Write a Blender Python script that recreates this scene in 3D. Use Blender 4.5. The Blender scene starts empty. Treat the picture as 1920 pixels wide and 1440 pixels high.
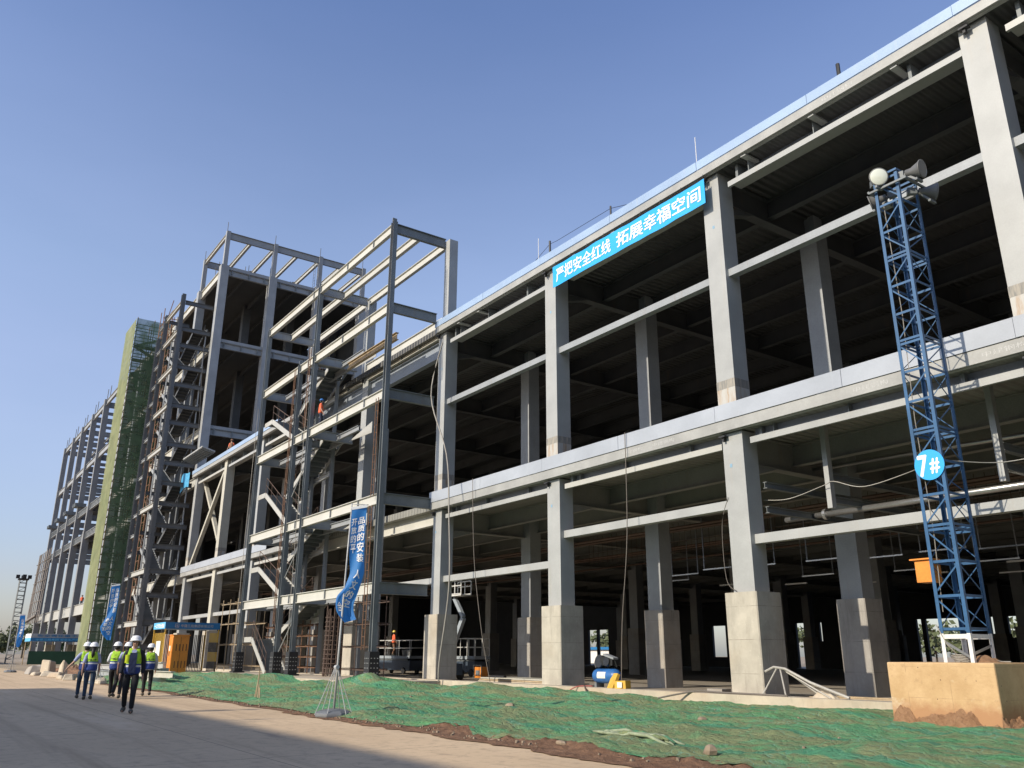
import bpy, math, random
from mathutils import Vector, Matrix, noise as mnoise

R = math.radians
rnd = random.Random(11)
scn = bpy.context.scene
col = scn.collection

# ------------------------------------------------------------------ camera
FPX = 1565.59
pitch, yaw, roll = R(18.004), R(34.996), R(0.19)
h = Vector((-math.cos(yaw), math.sin(yaw), 0)); up = Vector((0, 0, 1))
right = h.cross(up)
fwd = h * math.cos(pitch) + up * math.sin(pitch)
upv = right.cross(fwd)
r2 = right * math.cos(roll) + upv * math.sin(roll)
u2 = -right * math.sin(roll) + upv * math.cos(roll)
CAM = Vector((0, -19.98, 1.40))
cd = bpy.data.cameras.new('camera'); cam = bpy.data.objects.new('camera', cd); col.objects.link(cam)
cd.sensor_width = 36; cd.lens = FPX / 1920 * 36; cd.clip_start = 0.1; cd.clip_end = 6000
m = Matrix((r2, u2, -fwd)).transposed().to_4x4(); m.translation = CAM
cam.matrix_world = m
scn.camera = cam

# ------------------------------------------------------------------ light
SUN_D = Vector((0.004, 1.0, -0.555)).normalized()
w = bpy.data.worlds.new('World'); scn.world = w; w.use_nodes = True
wn = w.node_tree; bg = wn.nodes['Background']
sky = wn.nodes.new('ShaderNodeTexSky'); sky.sky_type = 'NISHITA'; sky.sun_disc = False
sky.sun_elevation = math.asin(-SUN_D.z); sky.sun_rotation = R(180.2)
sky.altitude = 0; sky.air_density = 1.15; sky.dust_density = 1.3; sky.ozone_density = 5.0
# dry haze that whitens the lower sky
wtc = wn.nodes.new('ShaderNodeTexCoord'); wsp = wn.nodes.new('ShaderNodeSeparateXYZ'); wn.links.new(wtc.outputs['Generated'], wsp.inputs[0])
wcr = wn.nodes.new('ShaderNodeValToRGB'); wn.links.new(wsp.outputs[2], wcr.inputs[0])
for i, (e_, c_) in enumerate(((0.0, (.055, .04, .055)), (.08, (.072, .022, .045)), (.22, (.12, .085, .10)), (.40, (.105, .10, .125)), (.67, (.03, .03, .075)), (1.0, (.01, .01, .03)))):
    el = wcr.color_ramp.elements[i] if i < 2 else wcr.color_ramp.elements.new(e_)
    el.position = e_; el.color = (*c_, 1)
wvm = wn.nodes.new('ShaderNodeVectorMath'); wvm.operation = 'SCALE'; wn.links.new(wcr.outputs[0], wvm.inputs[0])
wnz = wn.nodes.new('ShaderNodeTexNoise'); wnz.inputs['Scale'].default_value = 2.2; wnz.inputs['Detail'].default_value = 5; wmp = wn.nodes.new('ShaderNodeMapping'); wmp.inputs['Scale'].default_value = (1, 1, 3.5)
wn.links.new(wtc.outputs['Generated'], wmp.inputs[0]); wn.links.new(wmp.outputs[0], wnz.inputs['Vector'])
wmr = wn.nodes.new('ShaderNodeMapRange'); wmr.inputs[1].default_value = .3; wmr.inputs[2].default_value = .7; wmr.inputs[3].default_value = 8.8; wmr.inputs[4].default_value = 11.2
wn.links.new(wnz.outputs['Fac'], wmr.inputs[0]); wn.links.new(wmr.outputs[0], wvm.inputs['Scale'])
wad = wn.nodes.new('ShaderNodeVectorMath'); wn.links.new(sky.outputs[0], wad.inputs[0]); wn.links.new(wvm.outputs[0], wad.inputs[1])
wn.links.new(wad.outputs[0], bg.inputs[0]); bg.inputs[1].default_value = 0.14
sd = bpy.data.lights.new('sun', 'SUN'); sun = bpy.data.objects.new('sun', sd); col.objects.link(sun)
sd.energy = 4.5; sd.angle = R(0.53); sd.color = (1.0, 0.90, 0.74)
sun.rotation_euler = SUN_D.to_track_quat('-Z', 'Y').to_euler(); sun.location = (0, -60, 60)
vs = scn.view_settings
vs.view_transform = 'Standard'; vs.look = 'None'; vs.exposure = 0.2; vs.gamma = 1; vs.use_curve_mapping = False


# ------------------------------------------------------------------ materials
class NT:
    def __init__(s, name):
        s.m = bpy.data.materials.new(name); s.m.use_nodes = True
        s.t = s.m.node_tree; s.b = s.t.nodes['Principled BSDF']

    def n(s, typ, **kw):
        x = s.t.nodes.new(typ)
        for k, v in kw.items():
            if k.startswith('_'): setattr(x, k[1:], v)
            else: x.inputs[k.replace('__', ' ')].default_value = v
        return x

    def l(s, a, b): s.t.links.new(a, b)

    def pos(s, kind='Position', sc=(1, 1, 1)):
        if kind == 'Position': g = s.n('ShaderNodeNewGeometry').outputs['Position']
        else: g = s.n('ShaderNodeTexCoord').outputs[kind]
        mp = s.n('ShaderNodeMapping'); mp.inputs['Scale'].default_value = sc
        s.l(g, mp.inputs['Vector']); return mp.outputs[0]

    def noise(s, scale, detail=4, rough=.55, sc=(1, 1, 1), kind='Position', dist=0):
        x = s.n('ShaderNodeTexNoise', Scale=scale, Detail=detail, Roughness=rough, Distortion=dist)
        s.l(s.pos(kind, sc), x.inputs['Vector']); return x.outputs['Fac']

    def ramp(s, fac, a, b):
        x = s.n('ShaderNodeMapRange'); x.inputs[1].default_value = a; x.inputs[2].default_value = b
        s.l(fac, x.inputs[0]); return x.outputs[0]

    def mix(s, fac, c1, c2, mode='MIX'):
        x = s.t.nodes.new('ShaderNodeMix'); x.data_type = 'RGBA'; x.blend_type = mode
        for sock, v in ((x.inputs[0], fac), (x.inputs[6], c1), (x.inputs[7], c2)):
            if isinstance(v, (int, float)): sock.default_value = v
            elif isinstance(v, (tuple, list)): sock.default_value = (*v[:3], 1)
            else: s.l(v, sock)
        return x.outputs[2]

    def bump(s, fac, strength, dist=.02):
        x = s.n('ShaderNodeBump', Strength=strength, Distance=dist); s.l(fac, x.inputs['Height'])
        s.l(x.outputs[0], s.b.inputs['Normal'])

    def color(s, c):
        if isinstance(c, tuple): s.b.inputs['Base Color'].default_value = (*c, 1)
        else: s.l(c, s.b.inputs['Base Color'])


def sc3(c, f): return tuple(min(1, x * f) for x in c)


def paint(name, c, rough=.5, metal=0., var=.14, scale=.9, streak=.0, streak_c=(.22, .13, .07), bump=.0, bscale=30, fine=.06, spec=.5):
    t = NT(name)
    k = t.mix(t.ramp(t.noise(scale, 5, .6), .3, .7), sc3(c, 1 - var), sc3(c, 1 + var))
    if fine: k = t.mix(t.ramp(t.noise(25, 3), .35, .65), k, t.mix(1.0, k, (1 - fine * 2,) * 3, 'MULTIPLY'))
    if streak:
        s_ = t.ramp(t.noise(1.0, 6, .7, (3.5, 3.5, .35)), .58, .75)
        s2 = t.n('ShaderNodeMath', _operation='MULTIPLY'); t.l(s_, s2.inputs[0]); s2.inputs[1].default_value = streak
        k = t.mix(s2.outputs[0], k, streak_c)
    t.color(k)
    t.b.inputs['Roughness'].default_value = rough; t.b.inputs['Metallic'].default_value = metal
    t.b.inputs['Specular IOR Level'].default_value = spec
    if bump: t.bump(t.noise(bscale, 4), bump)
    return t.m


def concrete(name, c, warm=(.36, .27, .17), lines=True, amount=.35):
    t = NT(name)
    k = t.mix(t.ramp(t.noise(1.3, 6, .65), .32, .68), sc3(c, .82), sc3(c, 1.14))
    k = t.mix(t.ramp(t.noise(.8, 5, .7, (2.5, 2.5, .5)), .5, .8), k, sc3(c, .72))
    st = t.n('ShaderNodeMath', _operation='MULTIPLY'); t.l(t.ramp(t.noise(.5, 4), .5, .75), st.inputs[0]); st.inputs[1].default_value = amount
    k = t.mix(st.outputs[0], k, warm)
    if lines:
        sp = t.n('ShaderNodeSeparateXYZ'); t.l(t.pos(), sp.inputs[0])
        a = t.n('ShaderNodeMath', _operation='FRACT'); b = t.n('ShaderNodeMath', _operation='MULTIPLY')
        b.inputs[1].default_value = 1 / .92; t.l(sp.outputs[2], b.inputs[0]); t.l(b.outputs[0], a.inputs[0])
        d = t.n('ShaderNodeMath', _operation='LESS_THAN'); d.inputs[1].default_value = .018; t.l(a.outputs[0], d.inputs[0])
        e = t.n('ShaderNodeMath', _operation='MULTIPLY'); t.l(d.outputs[0], e.inputs[0]); t.l(t.ramp(t.noise(2, 3), .35, .6), e.inputs[1])
        k = t.mix(e.outputs[0], k, sc3(c, .55))
    k = t.mix(t.ramp(t.noise(1.0, 7, .75, (5, 5, .45)), .56, .74), k, sc3(c, .62))
    k = t.mix(t.ramp(t.noise(3.2, 6, .8), .60, .70), k, sc3(c, 1.22))
    pits = t.n('ShaderNodeTexVoronoi', Scale=9.0); t.l(t.pos(), pits.inputs['Vector'])
    k = t.mix(t.ramp(pits.outputs['Distance'], .07, .03), k, sc3(c, .6))
    t.color(k); t.b.inputs['Roughness'].default_value = .9
    t.bump(t.noise(14, 6, .7), .25, .02)
    return t.m


M = {}
M['steel'] = paint('grey_steel_paint', (.35, .355, .345), .42, 0, .12, .7, .4, (.36, .31, .25), fine=.03)
M['steel_tower'] = paint('pale_tower_beam', (.50, .49, .44), .45, 0, .08, .6, .3, (.4, .34, .26), fine=.02)
M['steel_shaded'] = paint('shade_toned_beam', (.24, .27, .31), .5, 0, .1, .8, .3)  # bluish shade of the recessed beams put into the colour
M['fascia'] = paint('fascia_grey', (.33, .33, .315), .5, 0, .16, 1.2, .45, (.26, .22, .17), fine=.04)
M['steel_darker'] = paint('dark_unpainted_steel', (.105, .11, .115), .55, 0, .2, .9, .5, (.17, .12, .09))  # darker grey steel of the second stair tower
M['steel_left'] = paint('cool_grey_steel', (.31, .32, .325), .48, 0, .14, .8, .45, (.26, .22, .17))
M['steel_mid'] = paint('mid_grey_steel', (.29, .305, .315), .5, 0, .12, .9, .4)
M['steel_cream'] = paint('cream_primer_steel', (.46, .44, .37), .5, 0, .1, .9, .5)
M['steel_dark'] = paint('dark_grey_steel', (.165, .18, .185), .5, 0, .2, .9, .5, (.2, .15, .11))
M['steel_far'] = paint('weathered_grey_steel', (.22, .225, .23), .55, 0, .15, .6, .4)
M['steel_web'] = paint('shop_primed_steel', (.41, .405, .375), .45, 0, .08, .6, .3, (.4, .34, .26), fine=.02)
M['primer_bounce'] = paint('bounce_lit_primer', (.245, .24, .22), .6, 0, .12, .9, .3)  # lower storey beams: ground bounce light put into the colour
M['primer_shade'] = paint('shaded_primer', (.075, .077, .078), .6, 0, .18, .9, .3)  # same beams upstairs and deep inside: interior shade put into the colour
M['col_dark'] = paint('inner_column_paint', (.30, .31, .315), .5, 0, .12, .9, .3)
M['black'] = paint('black_bitumen', (.02, .02, .022), .6)
M['rust'] = paint('rusty_steel', (.20, .105, .06), .8, 0, .35, 5, fine=.15)
M['rebar_grey'] = paint('weathered_tube', (.19, .165, .15), .7, 0, .25, 3)
M['rebar'] = paint('rebar_brown', (.10, .065, .05), .8, 0, .3, 6)
M['film'] = paint('blue_protective_film', (.30, .40, .56), .33, 0, .10, .5, .35, (.45, .47, .48), fine=.02, bump=.35, bscale=2.2)
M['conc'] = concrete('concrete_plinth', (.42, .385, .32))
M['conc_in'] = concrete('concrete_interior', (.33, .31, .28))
M['kerb'] = concrete('concrete_footing', (.46, .40, .31), (.42, .28, .17), False, .6)
M['ochre'] = concrete('clay_stained_concrete', (.52, .345, .18), (.55, .42, .27), False, .5)
M['slab'] = concrete('floor_concrete', (.28, .245, .2), (.3, .22, .15), False, .5)
M['deckdark'] = paint('galvanised_deck', (.075, .075, .075), .6, .0, .15, .5)  # galvanised deck, darkened further to hold the shade under the floors
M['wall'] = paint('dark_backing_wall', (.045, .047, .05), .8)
M['galv'] = paint('galvanised_pipe', (.5, .5, .5), .3, .8, .1, 2)
M['brown'] = paint('brown_pipe', (.16, .10, .075), .6)
M['mastblue'] = paint('mast_blue_paint', (.035, .105, .22), .38, 0, .22, 1.6, .3, (.10, .14, .2), fine=.05)
M['white'] = paint('white_paint', (.72, .71, .68), .45, 0, .08, 2, .4, (.4, .33, .25))
M['signblue'] = paint('sign_blue', (.022, .36, .80), .45, 0, .03, 1, fine=0)
M['canopyblue'] = paint('canopy_blue', (.015, .15, .36), .45, 0, .06, 1, fine=0)
M['lightblue'] = paint('canopy_light_blue', (.10, .42, .72), .45, 0, .05, 1, fine=0)
M['signwhite'] = paint('sign_white', (.82, .83, .82), .5, 0, .02, 1, fine=0)
M['grey_txt'] = paint('stencil_white', (.47, .47, .46), .6, 0, .1, 8)
M['orange'] = paint('orange_paint', (.72, .25, .035), .45, 0, .12, 2, .2)
M['yellow'] = paint('yellow_paint', (.62, .38, .05), .5, 0, .15, 2, .2)
M['hydrant'] = paint('red_bin', (.42, .10, .08), .5)
M['paper'] = paint('white_paper', (.78, .74, .64), .8)
M['grey'] = paint('grey_plastic', (.16, .17, .18), .5)
M['lampgrey'] = paint('lamp_housing_grey', (.17, .17, .165), .5, .2)
M['tank'] = paint('tank_blue', (.03, .13, .36), .4, 0, .2, 4)
M['engine'] = paint('engine_black', (.03, .03, .03), .35, .3, .4, 8)
M['cable'] = paint('cable_grey', (.30, .28, .25), .7)
M['cable_mid'] = paint('cable_brown_grey', (.15, .13, .11), .7)
M['cable_dk'] = paint('cable_dark', (.04, .04, .045), .7)
M['wood'] = paint('timber', (.42, .32, .2), .8, 0, .25, 3)
M['hose'] = paint('pale_hose', (.40, .38, .34), .6)
M['pole'] = paint('pole_grey', (.45, .46, .46), .4)
M['hoard'] = paint('grey_hoarding', (.30, .34, .38), .6)
M['lift'] = paint('lift_dark_blue', (.05, .07, .10), .5)
M['liftgrey'] = paint('lift_rail_white', (.62, .62, .60), .45)
M['tarp'] = paint('blue_tarp', (.06, .33, .58), .6, 0, .2, 3)
M['skin'] = paint('skin', (.45, .27, .19), .55, 0, .06, 8, fine=0)
M['hair'] = paint('black_hair', (.012, .011, .011), .6)
M['shirt_blue'] = paint('light_blue_shirt', (.34, .37, .58), .85, var=.22, scale=7, bump=.9, bscale=14)
M['shirt_white'] = paint('white_shirt', (.66, .67, .70), .85, var=.22, scale=7, bump=.9, bscale=14)
M['shirt_navy'] = paint('navy_shirt', (.012, .022, .07), .85, var=.22, scale=7, bump=.9, bscale=14)
M['shirt_grey'] = paint('grey_shirt', (.45, .46, .48), .85, var=.22, scale=7, bump=.9, bscale=14)
M['jacket'] = paint('dark_jacket', (.012, .014, .022), .85, var=.22, scale=7, bump=.9, bscale=14)
M['trouser'] = paint('black_trousers', (.012, .012, .014), .85, var=.22, scale=7, bump=.9, bscale=14)
M['jeans'] = paint('blue_jeans', (.035, .06, .10), .9, var=.22, scale=7, bump=.9, bscale=14)
M['darkwork'] = paint('dark_work_trousers', (.02, .025, .05), .9, var=.22, scale=7, bump=.9, bscale=14)
M['boot'] = paint('grey_boots', (.10, .09, .07), .8)
M['helmet'] = paint('white_helmet', (.80, .80, .80), .3, 0, .02, 2, fine=0)
M['helmet_y'] = paint('yellow_helmet', (.75, .55, .12), .35, fine=0)
M['orangevest'] = paint('orange_vest', (.75, .13, .05), .7, fine=0, var=.15, scale=7, bump=.9, bscale=14)
M['trunk'] = paint('bark', (.07, .055, .04), .9)
M['leaf'] = paint('leaf_green', (.055, .085, .03), .8, 0, .4, .6)
M['leaf2'] = paint('leaf_olive', (.10, .12, .055), .8, 0, .35, .6)
M['crane'] = paint('crane_orange', (.6, .28, .05), .5)
M['net_sunlit'] = paint('sunlit_netting', (.215, .235, .10), .9, 0, .1, .35, bump=.3, bscale=2)  # paler net colour stands in for sun on the front face
M['facelip'] = paint('lips', (.32, .13, .11), .6, fine=0)


def mk_road():
    t = NT('road_concrete')
    k = t.mix(t.ramp(t.noise(.22, 5, .6), .3, .7), (.51, .375, .235), (.62, .465, .30))
    k = t.mix(t.ramp(t.noise(3.5, 6, .7), .5, .75), k, (.36, .265, .175))
    k = t.mix(t.ramp(t.noise(.6, 4, .6, (.35, 3, 1)), .62, .75), k, (.34, .25, .17))
    k = t.mix(t.ramp(t.noise(1.0, 6, .65, (.05, 1.6, 1), dist=.3), .52, .68), k, (.42, .305, .19))
    k = t.mix(t.ramp(t.noise(.8, 5, .65, (.12, .5, 1)), .58, .72), k, (.66, .51, .35))
    k = t.mix(t.ramp(t.noise(11, 5, .75), .60, .70), k, (.32, .23, .15))
    sp = t.n('ShaderNodeSeparateXYZ'); t.l(t.pos(), sp.inputs[0])
    for ax, per, off in ((0, 5.5, 1.3), (1, 4.6, .35)):
        a = t.n('ShaderNodeMath', _operation='MULTIPLY_ADD'); a.inputs[1].default_value = 1 / per; a.inputs[2].default_value = off
        t.l(sp.outputs[ax], a.inputs[0]); f = t.n('ShaderNodeMath', _operation='FRACT'); t.l(a.outputs[0], f.inputs[0])
        d = t.n('ShaderNodeMath', _operation='LESS_THAN'); d.inputs[1].default_value = .0035; t.l(f.outputs[0], d.inputs[0])
        k = t.mix(d.outputs[0], k, (.19, .14, .10))
    v = t.n('ShaderNodeTexVoronoi', Scale=2.2); t.l(t.pos(), v.inputs['Vector'])
    k = t.mix(t.ramp(v.outputs['Distance'], .05, .02), k, (.22, .16, .11))
    t.color(k); t.b.inputs['Roughness'].default_value = .92
    t.bump(t.noise(30, 5), .2, .01); return t.m


def mk_net():
    t = NT('green_dust_netting')
    k = t.mix(t.ramp(t.noise(.9, 6, .65, dist=.6), .36, .62), (.115, .30, .125), (.11, .315, .165))
    k = t.mix(t.ramp(t.noise(.5, 7, .72, (1, 1.6, 1), dist=1.2), .42, .56), k, (.215, .25, .125))
    k = t.mix(t.ramp(t.noise(1.5, 7, .72, (1, 1.4, 1), dist=.6), .60, .70), k, (.27, .245, .125))
    # overlapping lengths of netting: a darker doubled strip along each lap
    sp = t.n('ShaderNodeSeparateXYZ'); t.l(t.pos(), sp.inputs[0])
    a = t.n('ShaderNodeMath', _operation='MULTIPLY_ADD'); a.inputs[1].default_value = .9; t.l(t.noise(.6, 4), a.inputs[0]); t.l(sp.outputs[1], a.inputs[2])
    b = t.n('ShaderNodeMath', _operation='MULTIPLY'); b.inputs[1].default_value = 1 / 2.3; t.l(a.outputs[0], b.inputs[0])
    f = t.n('ShaderNodeMath', _operation='FRACT'); t.l(b.outputs[0], f.inputs[0])
    d = t.n('ShaderNodeMath', _operation='LESS_THAN'); d.inputs[1].default_value = .11; t.l(f.outputs[0], d.inputs[0])
    e = t.n('ShaderNodeMath', _operation='MULTIPLY'); e.inputs[1].default_value = .75; t.l(d.outputs[0], e.inputs[0])
    k = t.mix(e.outputs[0], k, (.07, .255, .15))
    # creases: fold highlights put into the colour as thin pale lines
    vv = t.n('ShaderNodeTexVoronoi', _feature='DISTANCE_TO_EDGE', Scale=2.6); nz = t.n('ShaderNodeVectorMath', _operation='ADD')
    t.l(t.pos('Position', (1, 1.9, 1)), nz.inputs[0]); nn = t.n('ShaderNodeTexNoise', Scale=2.0, Detail=5.0); t.l(t.pos(), nn.inputs['Vector']); t.l(nn.outputs['Color'], nz.inputs[1]); t.l(nz.outputs[0], vv.inputs['Vector'])
    cr = t.n('ShaderNodeMath', _operation='MULTIPLY'); t.l(t.ramp(vv.outputs['Distance'], .035, .01), cr.inputs[0]); t.l(t.ramp(t.noise(1.3, 3), .45, .62), cr.inputs[1])
    k = t.mix(cr.outputs[0], k, (.20, .36, .25))
    k = t.mix(t.ramp(t.noise(10, 6, .8, (1, 1.5, 1)), .58, .70), k, (.10, .17, .075))
    k = t.mix(t.ramp(t.noise(17, 4, .8), .66, .72), k, (.40, .38, .28))
    t.color(k); t.b.inputs['Roughness'].default_value = .95; t.b.inputs['Specular IOR Level'].default_value = .2
    hmix = t.n('ShaderNodeMath', _operation='MULTIPLY_ADD'); hmix.inputs[1].default_value = .28; t.l(t.ramp(vv.outputs['Distance'], .0, .22), hmix.inputs[0]); t.l(t.noise(6, 9, .8, dist=.8), hmix.inputs[2])
    t.bump(hmix.outputs[0], .75, .08); return t.m


def mk_soil():
    t = NT('brown_soil')
    k = t.mix(t.ramp(t.noise(3, 8, .75), .35, .65), (.15, .075, .04), (.31, .175, .10))
    t.color(k); t.b.inputs['Roughness'].default_value = .95
    t.bump(t.noise(16, 8, .8), 1.0, .06); return t.m


def mk_clay():
    t = NT('clay_dirt')
    k = t.mix(t.ramp(t.noise(5, 8, .75), .35, .65), (.30, .16, .08), (.45, .26, .14))
    t.color(k); t.b.inputs['Roughness'].default_value = .95
    t.bump(t.noise(14, 9, .85), 1.0, .07); return t.m


def mk_scrim(name='shaded_green_netting', c1=(.06, .115, .06), c2=(.095, .16, .088), a0=.62, a1=.88):
    t = NT(name)
    k = t.mix(t.ramp(t.noise(.5, 5, .65), .35, .65), c1, c2)
    t.color(k); t.b.inputs['Roughness'].default_value = .9
    tr = t.n('ShaderNodeBsdfTransparent'); mx = t.n('ShaderNodeMixShader')
    f = t.n('ShaderNodeMapRange'); f.inputs[1].default_value = .4; f.inputs[2].default_value = .6
    f.inputs[3].default_value = a0; f.inputs[4].default_value = a1
    t.l(t.noise(.8, 3), f.inputs[0]); t.l(f.outputs[0], mx.inputs[0])
    t.l(tr.outputs[0], mx.inputs[1]); t.l(t.b.outputs[0], mx.inputs[2])
    t.l(mx.outputs[0], t.t.nodes['Material Output'].inputs[0]); return t.m


def mk_deck(name, c1, c2):
    t = NT(name)
    k = t.mix(t.ramp(t.noise(.7, 4), .3, .7), c1, c2)
    sp = t.n('ShaderNodeSeparateXYZ'); t.l(t.pos(), sp.inputs[0])
    a = t.n('ShaderNodeMath', _operation='MULTIPLY'); a.inputs[1].default_value = 2 * math.pi / .3; t.l(sp.outputs[0], a.inputs[0])
    s_ = t.n('ShaderNodeMath', _operation='SINE'); t.l(a.outputs[0], s_.inputs[0])
    t.color(k); t.b.inputs['Roughness'].default_value = .55
    t.bump(s_.outputs[0], .8, .05); return t.m


def mk_vest(name, upper, lower, stripe=(.6, .62, .62)):
    t = NT(name)
    sp = t.n('ShaderNodeSeparateXYZ'); t.l(t.n('ShaderNodeTexCoord').outputs['Object'], sp.inputs[0])

    def gt(v):
        d = t.n('ShaderNodeMath', _operation='GREATER_THAN'); d.inputs[1].default_value = v; t.l(sp.outputs[2], d.inputs[0]); return d.outputs[0]
    k = t.mix(gt(1.09), lower, stripe); k = t.mix(gt(1.135), k, lower); k = t.mix(gt(1.17), k, upper)
    k = t.mix(gt(.885), stripe, k)
    k = t.mix(t.ramp(t.noise(9, 5, .7), .52, .75), k, t.mix(1.0, k, (.55, .5, .45), 'MULTIPLY')); t.color(k); t.b.inputs['Roughness'].default_value = .75; t.bump(t.noise(13, 4, .6), .9, .03); return t.m


def mk_flag():
    t = NT('flag_blue_cloth')
    k = t.mix(t.ramp(t.noise(1.4, 4), .35, .65), (.03, .21, .62), (.06, .29, .72))
    t.color(k); t.b.inputs['Roughness'].default_value = .6
    tl = t.n('ShaderNodeBsdfTranslucent'); tl.inputs[0].default_value = (.05, .27, .72, 1)
    mx = t.n('ShaderNodeMixShader'); mx.inputs[0].default_value = .45
    t.l(t.b.outputs[0], mx.inputs[1]); t.l(tl.outputs[0], mx.inputs[2])
    t.l(mx.outputs[0], t.t.nodes['Material Output'].inputs[0]); return t.m


def mk_glass(name, c, rough):
    t = NT(name); t.color(c); t.b.inputs['Roughness'].default_value = rough
    t.b.inputs['Metallic'].default_value = .0; t.b.inputs['Coat Weight'].default_value = .6; return t.m


M['road'] = mk_road(); M['net'] = mk_net(); M['sheet'] = paint('pale_sheet', (.27, .31, .20), .8, 0, .3, 6); M['soil'] = mk_soil(); M['clay'] = mk_clay(); M['scrim'] = mk_scrim()
M['deck'] = mk_deck('bounce_lit_deck', (.19, .185, .165), (.25, .245, .215)); M['deck_up'] = mk_deck('shaded_corrugated_deck', (.05, .05, .05), (.08, .08, .078)); M['flag'] = mk_flag(); M['net_sunlit'] = mk_scrim('sunlit_netting', (.15, .175, .08), (.205, .22, .11), .78, .95)  # deck tones hold bounce light and shade; the front net holds sunlight
M['ground'] = paint('dusty_ground', (.33, .26, .18), .95, 0, .25, .15, bump=.3, bscale=3)
M['vest_navy'] = mk_vest('navy_hi_vis_vest', (.36, .62, .03), (.02, .045, .20))
M['vest_back'] = mk_vest('yellow_blue_hi_vis_vest', (.40, .68, .04), (.022, .05, .23))
M['lens'] = mk_glass('sun_glint_lens', (.66, .68, .58), .10)  # pale base colour stands in for the sun reflected in the glass
M['reflector'] = paint('lamp_reflector', (.5, .5, .5), .25, .9, .05, 3)


# ------------------------------------------------------------------ mesh builder
class MB:
    def __init__(s): s.v = []; s.f = []

    def add(s, vs, fs):
        o = len(s.v); s.v += [tuple(x) for x in vs]; s.f += [tuple(o + i for i in q) for q in fs]
        return s

    def box(s, x0, x1, y0, y1, z0, z1):
        s.add([(x0, y0, z0), (x1, y0, z0), (x1, y1, z0), (x0, y1, z0), (x0, y0, z1), (x1, y0, z1), (x1, y1, z1), (x0, y1, z1)],
              [(0, 3, 2, 1), (4, 5, 6, 7), (0, 1, 5, 4), (1, 2, 6, 5), (2, 3, 7, 6), (3, 0, 4, 7)])
        return s

    def bar(s, p0, p1, wd, ht, upd=(0, 0, 1)):
        p0 = Vector(p0); p1 = Vector(p1); d = (p1 - p0).normalized(); u = Vector(upd)
        if abs(d.dot(u)) > .98: u = Vector((0, 1, 0))
        a = d.cross(u).normalized() * (wd / 2); b = a.cross(d).normalized() * (ht / 2)
        vs = [p + i * a + j * b for p in (p0, p1) for i, j in ((-1, -1), (1, -1), (1, 1), (-1, 1))]
        s.add(vs, [(0, 1, 2, 3), (7, 6, 5, 4), (0, 4, 5, 1), (1, 5, 6, 2), (2, 6, 7, 3), (3, 7, 4, 0)])
        return s

    def ibeam(s, p0, p1, ht, b, tf=.03, tw=.02, upd=(0, 0, 1)):
        """p0, p1 are the centre line of the section"""
        p0 = Vector(p0); p1 = Vector(p1); d = (p1 - p0).normalized(); u = Vector(upd)
        if abs(d.dot(u)) > .98: u = Vector((0, 1, 0))
        a = d.cross(u).normalized(); uu = a.cross(d).normalized()
        o = uu * (ht / 2 - tf / 2)
        s.bar(p0 + o, p1 + o, b, tf, u); s.bar(p0 - o, p1 - o, b, tf, u)
        s.bar(p0, p1, tw, ht - 2 * tf, u); return s

    def tube(s, pts, r, n=6, closed=False):
        pts = [Vector(p) for p in pts]; k = len(pts); base = len(s.v)
        for i, p in enumerate(pts):
            d = (pts[min(i + 1, k - 1)] - pts[max(i - 1, 0)]).normalized()
            u = Vector((0, 0, 1)) if abs(d.z) < .9 else Vector((1, 0, 0))
            a = d.cross(u).normalized(); b = a.cross(d)
            rr = r[i] if isinstance(r, (list, tuple)) else r
            for j in range(n):
                an = 2 * math.pi * j / n; s.v.append(tuple(p + rr * (math.cos(an) * a + math.sin(an) * b)))
        for i in range(k - 1):
            for j in range(n):
                q = (j + 1) % n
                s.f.append((base + i * n + j, base + i * n + q, base + (i + 1) * n + q, base + (i + 1) * n + j))
        s.f.append(tuple(base + j for j in range(n))[::-1]); s.f.append(tuple(base + (k - 1) * n + j for j in range(n)))
        return s

    def lathe(s, prof, mat, n=20, cap=True):
        base = len(s.v); k = len(prof)
        for r_, z_ in prof:
            for j in range(n):
                a = 2 * math.pi * j / n; s.v.append(tuple(mat @ Vector((r_ * math.cos(a), r_ * math.sin(a), z_))))
        for i in range(k - 1):
            for j in range(n):
                q = (j + 1) % n; s.f.append((base + i * n + j, base + i * n + q, base + (i + 1) * n + q, base + (i + 1) * n + j))
        if cap:
            s.f.append(tuple(base + j for j in range(n))[::-1]); s.f.append(tuple(base + (k - 1) * n + j for j in range(n)))
        return s

    def grid(s, fn, nu, nv):
        base = len(s.v)
        for j in range(nv + 1):
            for i in range(nu + 1): s.v.append(tuple(fn(i / nu, j / nv)))
        for j in range(nv):
            for i in range(nu):
                a = base + j * (nu + 1) + i; s.f.append((a, a + 1, a + nu + 2, a + nu + 1))
        return s

    def build(s, name, mat, parent=None, smooth=False, mods=None):
        me = bpy.data.meshes.new(name)
        off = root_loc(parent)
        me.from_pydata([(x - off[0], y - off[1], z - off[2]) for x, y, z in s.v], [], s.f)
        me.materials.append(M[mat] if isinstance(mat, str) else mat)
        if smooth: me.polygons.foreach_set('use_smooth', [True] * len(me.polygons))
        me.update()
        o = bpy.data.objects.new(name, me); col.objects.link(o)
        if parent: o.parent = parent
        return o


def root_loc(p):
    off = Vector((0, 0, 0))
    while p is not None: off = off + p.location; p = p.parent
    return off


def thing(name, label, cat, loc=(0, 0, 0), rz=0, group=None):
    o = bpy.data.objects.new(name, None); col.objects.link(o); o.location = loc; o.rotation_euler = (0, 0, rz)
    o.empty_display_size = .3
    return tag(o, label, cat, group)


def tag(o, label=None, cat=None, group=None, kind=None):
    if label: o['label'] = label
    if cat: o['category'] = cat
    if group: o['group'] = group
    if kind: o['kind'] = kind
    return o


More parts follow.
